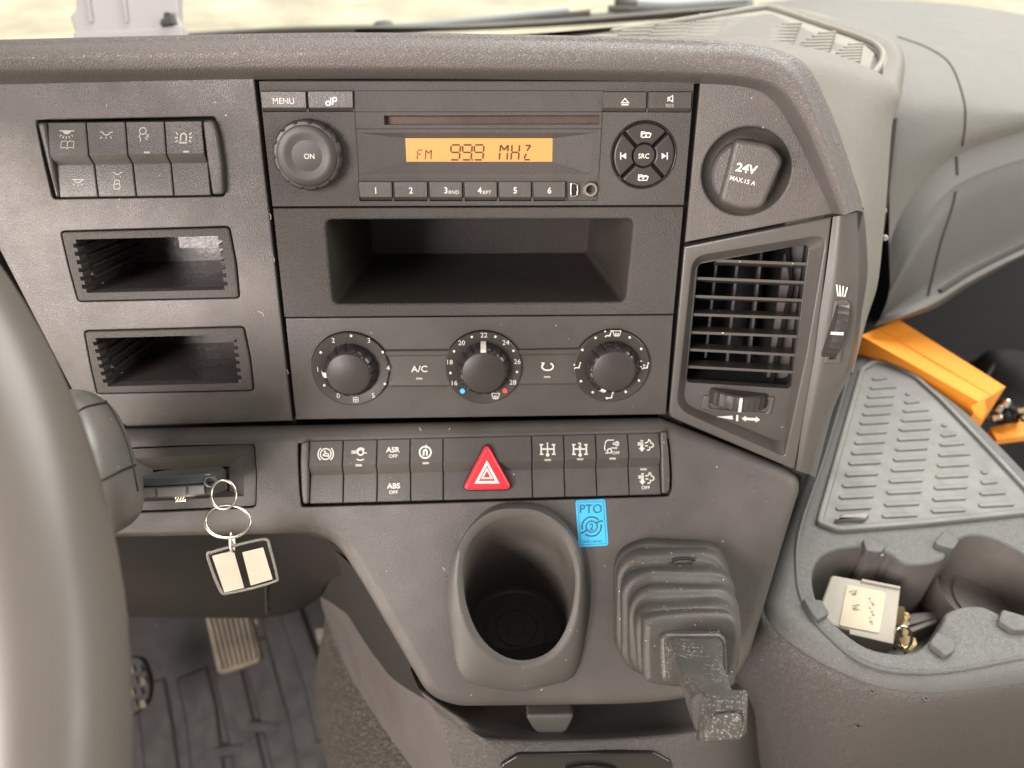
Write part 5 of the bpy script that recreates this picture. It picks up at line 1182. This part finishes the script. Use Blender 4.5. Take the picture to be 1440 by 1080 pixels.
bulk = raw('footwell_bulkhead', F3([(-500, 650, 1.5), (740, 650, 1.5), (740, 930, 1.5), (-500, 930, 1.5)]), [(0, 1, 2, 3)], mBOLSTER, floor)
# accelerator: ribbed pad
AC = Plane(pix(327, 905, .93), ex - ey * .0 + ey * .0, ey - ez * .35); acx = Plane(AC.o, AC.x, AC.y)
acc = thing('accelerator_pedal', 'worn ribbed accelerator pedal under the key chain', 'pedal', AC)
aq = rnd(AC.pts([(287, 864), (350, 858), (367, 925), (363, 932), (313, 949), (305, 946)]), .004, 4)
plate('pad', aq, [], -.012, 0, mPEDAL, acc, bev=.003, back=True)
for k in range(8):
    f = (k + .5) / 8; a = (lerp(290, 349, f), lerp(866, 861, f)); b = (lerp(309, 363, f), lerp(942, 926, f))
    P0, P1 = AC.at(*a), AC.at(*b); d = (P1 - P0).normalized(); n_ = Vector((-d.y, d.x)) * .0022
    plate('rib', [P0 + n_, P1 + n_, P1 - n_, P0 - n_], [], -.001, .0035, mPEDAL, acc, bev=.0012)
tube('arm', [Vector((0, .02, -.01)), Vector((0, .09, -.06))], .007, mGAP, acc, 8)
BK = Plane(pix(185, 965, .97), ex, ey - ez * .35)
brk = thing('brake_pedal', 'dark studded brake pedal half hidden behind the steering wheel', 'pedal', BK)
plate('pad', rnd(BK.pts([(135, 925), (200, 922), (212, 960), (208, 990), (180, 1010), (135, 1010)]), .012, 5), [], -.012, 0, mFLOOR, brk, bev=.003, back=True)
for i in range(5):
    for j in range(4):
        p = BK.at(150 + i * 12 + (j % 2) * 5, 942 + j * 16); V, F = box_vf((p.x, p.y, .0015), (.0065, .009, .005), Matrix.Rotation(.5, 3, 'Z')); raw('stud', V, F, mPEDAL if (i + j) % 2 else mFLOOR, brk)

# ================================================================== STEERING WHEEL AND COLUMN STALK
WC = CAM + FWD * .06168547 + UP * -.18551364 + RIGHT * -.32141322; wt = .58895584
wn = -FWD * math.sin(wt) + UP * math.cos(wt); we = wn.cross(RIGHT)
WP = Plane(WC, RIGHT, we * (1 if RIGHT.cross(we).dot(wn) > 0 else -1))
whl = thing('steering_wheel', 'out of focus dark leather steering wheel rim at the left edge', 'steering wheel', WP)
V = []; F = []; nA = 160; nB = 28; Rw = .225
for i in range(nA):
    a = 2 * math.pi * i / nA
    for j in range(nB):
        b = 2 * math.pi * j / nB; rr = .0165
        g = 1 - .05 * math.exp(-((b - 1.2) / .12) ** 2) - .05 * math.exp(-((b - 5.4) / .12) ** 2)
        V.append(Vector(((Rw + rr * g * math.cos(b)) * math.cos(a), (Rw + rr * g * math.cos(b)) * math.sin(a), rr * g * 1.05 * math.sin(b))))
for i in range(nA):
    for j in range(nB): F.append((i * nB + j, ((i + 1) % nA) * nB + j, ((i + 1) % nA) * nB + (j + 1) % nB, i * nB + (j + 1) % nB))
raw('rim', V, F, mWHEEL, whl, 60)
hub = [Vector((.085 * math.cos(a), .07 * math.sin(a))) for a in [2 * math.pi * k / 40 for k in range(40)]]
plate('hub', hub, [], -.05, -.02, mWHEEL, whl, bev=.015, seg=4, back=True)
for a in (math.radians(200), math.radians(340), math.radians(250), math.radians(290)):
    tube('spoke', [Vector((.06 * math.cos(a), .05 * math.sin(a), -.035)), Vector((.15 * math.cos(a), .15 * math.sin(a), -.022)), Vector((Rw * math.cos(a), Rw * math.sin(a), -.003))], [.014, .011, .009], mWHEEL, whl, 10)

SK = PC.subp(pix(140, 650, .28))
stalk = thing('column_stalk', 'rounded dark steering column stalk end beside the steering wheel rim', 'stalk', SK)
def ssec(pts, d): return cr([SK.pw(x, y, d + dd) for x, y, dd in pts], 4, True)
# sections from the back (left, towards the column) to the rounded end on the right
rows = []
for (x0, yt, yb, dd, th) in ((60, 566, 770, .0, .030), (92, 554, 766, -.006, .032), (122, 551, 757, -.009, .033), (148, 560, 748, -.006, .031), (170, 582, 736, .0, .027), (186, 622, 720, .008, .020), (194, 655, 700, .016, .010)):
    d0 = .285 + dd; ym = (yt + yb) / 2; sk_ = lambda y: (y - 650) * .18
    rows.append(cr([SK.pw(x0 + sk_(yt), yt, d0 + .004), SK.pw(x0 + sk_(yt + .2 * (yb - yt)) + 2, yt + (yb - yt) * .2, d0 - th * .35), SK.pw(x0 + sk_(ym) + 2, ym, d0 - th * .55), SK.pw(x0 + sk_(yb - 10), yb - (yb - yt) * .18, d0 - th * .35),
                    SK.pw(x0 + sk_(yb), yb, d0 + .004), SK.pw(x0 + sk_(ym), yb - 10, d0 + th), SK.pw(x0, ym, d0 + th * 1.3), SK.pw(x0, yt + 10, d0 + th)], 4, True))
hs = sloft('housing', rows, mSTALK, stalk, nu=1, nv=4, closed=True, cap1=True, ang=80)
for L in ([(98, 588), (118, 574), (140, 568), (156, 566)], [(146, 560), (165, 592), (180, 630), (189, 668), (193, 690)], [(128, 683), (150, 672), (172, 661), (190, 654)]):
    p = drape(hs, SK, pxl(L), 0)
    if len(p) > 3: tube('seam', p, .0005, mGAP, stalk, 6)
# ================================================================== WINDSCREEN SIDE
DV = Plane(pix(180, 25, .72), ex, ey)
dev = thing('white_holder', 'white plastic device holder with a black clip behind the dash pad', 'holder', DV)
plate('body', rnd(DV.pts([(97, 22), (106, 12), (104, -60), (248, -60), (250, 25), (262, 55), (262, 90), (108, 90), (106, 48)]), .003, 4), [], -.012, 0, mDEVICE, dev, bev=.003, back=True)
for x in (128, 178):
    q = DV.pts([(x - 12, -60), (x - 8, -60), (x + 4, 33), (x + 1, 33)]); plate('rib', q, [], 0, .004, mDEVICE, dev, bev=.001)
plate('foot', rnd(DV.pts([(107, 49), (205, 45), (258, 38), (264, 95), (107, 95)]), .002, 3), [], -.01, .006, mDEVICE, dev, bev=.002)
ck = plate('clip', rnd(DV.pts([(231, 41), (233, 33), (248, 32), (250, 40)]), .001, 3), [], 0, .010, mBLACKCLIP, dev, bev=.001)
plate('clip_top', rnd(DV.pts([(235, 33), (236, 23), (245, 23), (247, 32)]), .001, 3), [], .002, .009, mBLACKCLIP, dev, bev=.001)
# wipers and scuttle outside the glass
CW = GZ.subp(pix(560, 40, 1.1))
cowl = thing('scuttle_panel', 'dark scuttle panel outside below the windscreen', 'scuttle', CW)
sloft('panel', [[CW.pw(*t) for t in L] for L in ([(255, 50, 1.0), (420, 40, 1.0), (700, 36, 1.0), (1060, 8, 1.05)], [(255, 46, 1.2), (420, 37, 1.2), (700, 28, 1.2), (1060, 0, 1.3)], [(255, 60, 1.25), (420, 50, 1.25), (700, 42, 1.25), (1060, 20, 1.35)])], mCOWL, cowl, nu=5, nv=3)
def wiper(label, P, blade):
    W0 = GZ.subp(pix(*P[0])); t = thing('windscreen_wiper', label, 'wiper', W0, 'windscreen wipers')
    tube('arm', cr([W0.pw(*p) for p in P], 5), .008, mWIPER, t, 8); tube('blade', cr([W0.pw(*p) for p in blade], 5), .005, mCOWL, t, 6)
    b = W0.pw(*P[0]); V, F = lathe_vf([(.018, -.01), (.018, .006), (.012, .012), (.001, .013)], 16); raw('pivot', [v + b for v in V], F, mCOWL, t)
wiper('long grey windscreen wiper arm lying across the middle outside', [(540, 43, 1.12), (640, 34, 1.12), (740, 24, 1.12), (800, 18, 1.12)], [(500, 45, 1.1), (650, 36, 1.1), (830, 18, 1.1)])
wiper('windscreen wiper with its black pivot nearest the ribbed dash mat outside', [(880, 6, 1.15), (940, 9, 1.15), (1000, 6, 1.15), (1055, 3, 1.15)], [(855, 12, 1.12), (950, 14, 1.12), (1050, 6, 1.12)])
# ribbed mat on the dash top
TM = Plane(pix(1100, 50, .54), ex, FWD)
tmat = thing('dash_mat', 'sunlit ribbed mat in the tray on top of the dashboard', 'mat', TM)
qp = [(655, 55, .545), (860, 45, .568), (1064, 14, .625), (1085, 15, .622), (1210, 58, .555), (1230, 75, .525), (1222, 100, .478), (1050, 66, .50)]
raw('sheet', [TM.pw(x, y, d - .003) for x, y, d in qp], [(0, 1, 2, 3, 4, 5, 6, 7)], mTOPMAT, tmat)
base_pts = [TM.pw(x, y, d - .003) for x, y, d in qp]
nn_ = Vector((0, 0, 0))
for i in range(len(base_pts)): nn_ += (base_pts[i - 1]).cross(base_pts[i])
nn_.normalize(); nn_ = nn_ if nn_.z > 0 else -nn_
c_m = sum(base_pts, Vector((0, 0, 0))) / len(base_pts)
MW = Plane(TM.mat @ c_m, TM.mat.to_3x3() @ Vector((1, 0, 0)), TM.mat.to_3x3() @ nn_.cross(Vector((1, 0, 0))))
def toprib(x0, x1, y, sl=0):
    a = MW.at(x0, y + sl); b = MW.at(x1, y); r = .0016
    d = (b - a).normalized(); n_ = Vector((-d.y, d.x))
    pts = [a + (-d * math.cos(t) + n_ * math.sin(t)) * r for t in [-math.pi / 2 + math.pi * k / 4 for k in range(5)]] + [b + (d * math.cos(t) + n_ * math.sin(t)) * r for t in [math.pi / 2 - math.pi * k / 4 for k in range(5)]]
    o = plate('rib', pts, [], -.002, .0030, mTOPMAT, tmat, bev=.0007, seg=2); o.matrix_basis = TM.mat.inverted() @ MW.mat
for (xa, xb, y0, y1, n, sh) in ((1182, 1210, 66, 91, 7, -.35), (1136, 1172, 50, 77, 7, -.5), (1084, 1124, 37, 66, 7, -.55), (1030, 1074, 23, 56, 8, -.6), (985, 1022, 24, 54, 7, -.6), (930, 972, 33, 53, 5, -.8), (880, 918, 42, 52, 3, -.8)):
    for k in range(n):
        f = k / (n - 1); y = y0 + (y1 - y0) * f; s_ = sh * (y - y0)
        w_ = .55 + .45 * min(1, f * 2.2) if xa > 1080 else 1
        toprib(xb + s_ - (xb - xa) * w_ if xa > 1080 else xa + s_, xb + s_ + (4 * f if xa > 1080 else 0), y, 1.0)
# ground outside
gr = raw('ground', [(-60, -60, -1.2), (60, -60, -1.2), (60, 120, -1.2), (-60, 120, -1.2)], [(0, 1, 2, 3)], mGROUND, None); gr['kind'] = 'structure'
gr['label'] = 'pale sunlit pavement outside the windscreen'
# cab floor under everything
cf = raw('cab_floor', [(-.9, -.9, .02), (1.2, -.9, .02), (1.2, .75, .02), (-.9, .75, .02)], [(0, 1, 2, 3)], mDARKFAB, None); cf['kind'] = 'structure'
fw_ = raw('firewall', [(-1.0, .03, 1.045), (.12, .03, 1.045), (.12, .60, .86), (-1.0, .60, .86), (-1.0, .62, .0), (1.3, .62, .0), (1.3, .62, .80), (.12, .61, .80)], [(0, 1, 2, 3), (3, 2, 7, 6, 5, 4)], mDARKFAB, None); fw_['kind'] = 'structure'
world_roots = {fw_.name, 'open_door_light', gr.name, cf.name, camo.name, 'window_light_driver', 'window_light_passenger', 'windscreen_daylight'}
bpy.context.view_layer.update()
for o in list(bpy.data.objects):
    if o.parent is None and o.name not in world_roots and o.name in COL.objects: o.matrix_basis = M @ o.matrix_basis
if 'x' in bpy.data.objects: bpy.data.objects.remove(bpy.data.objects['x'])
bpy.context.view_layer.update()
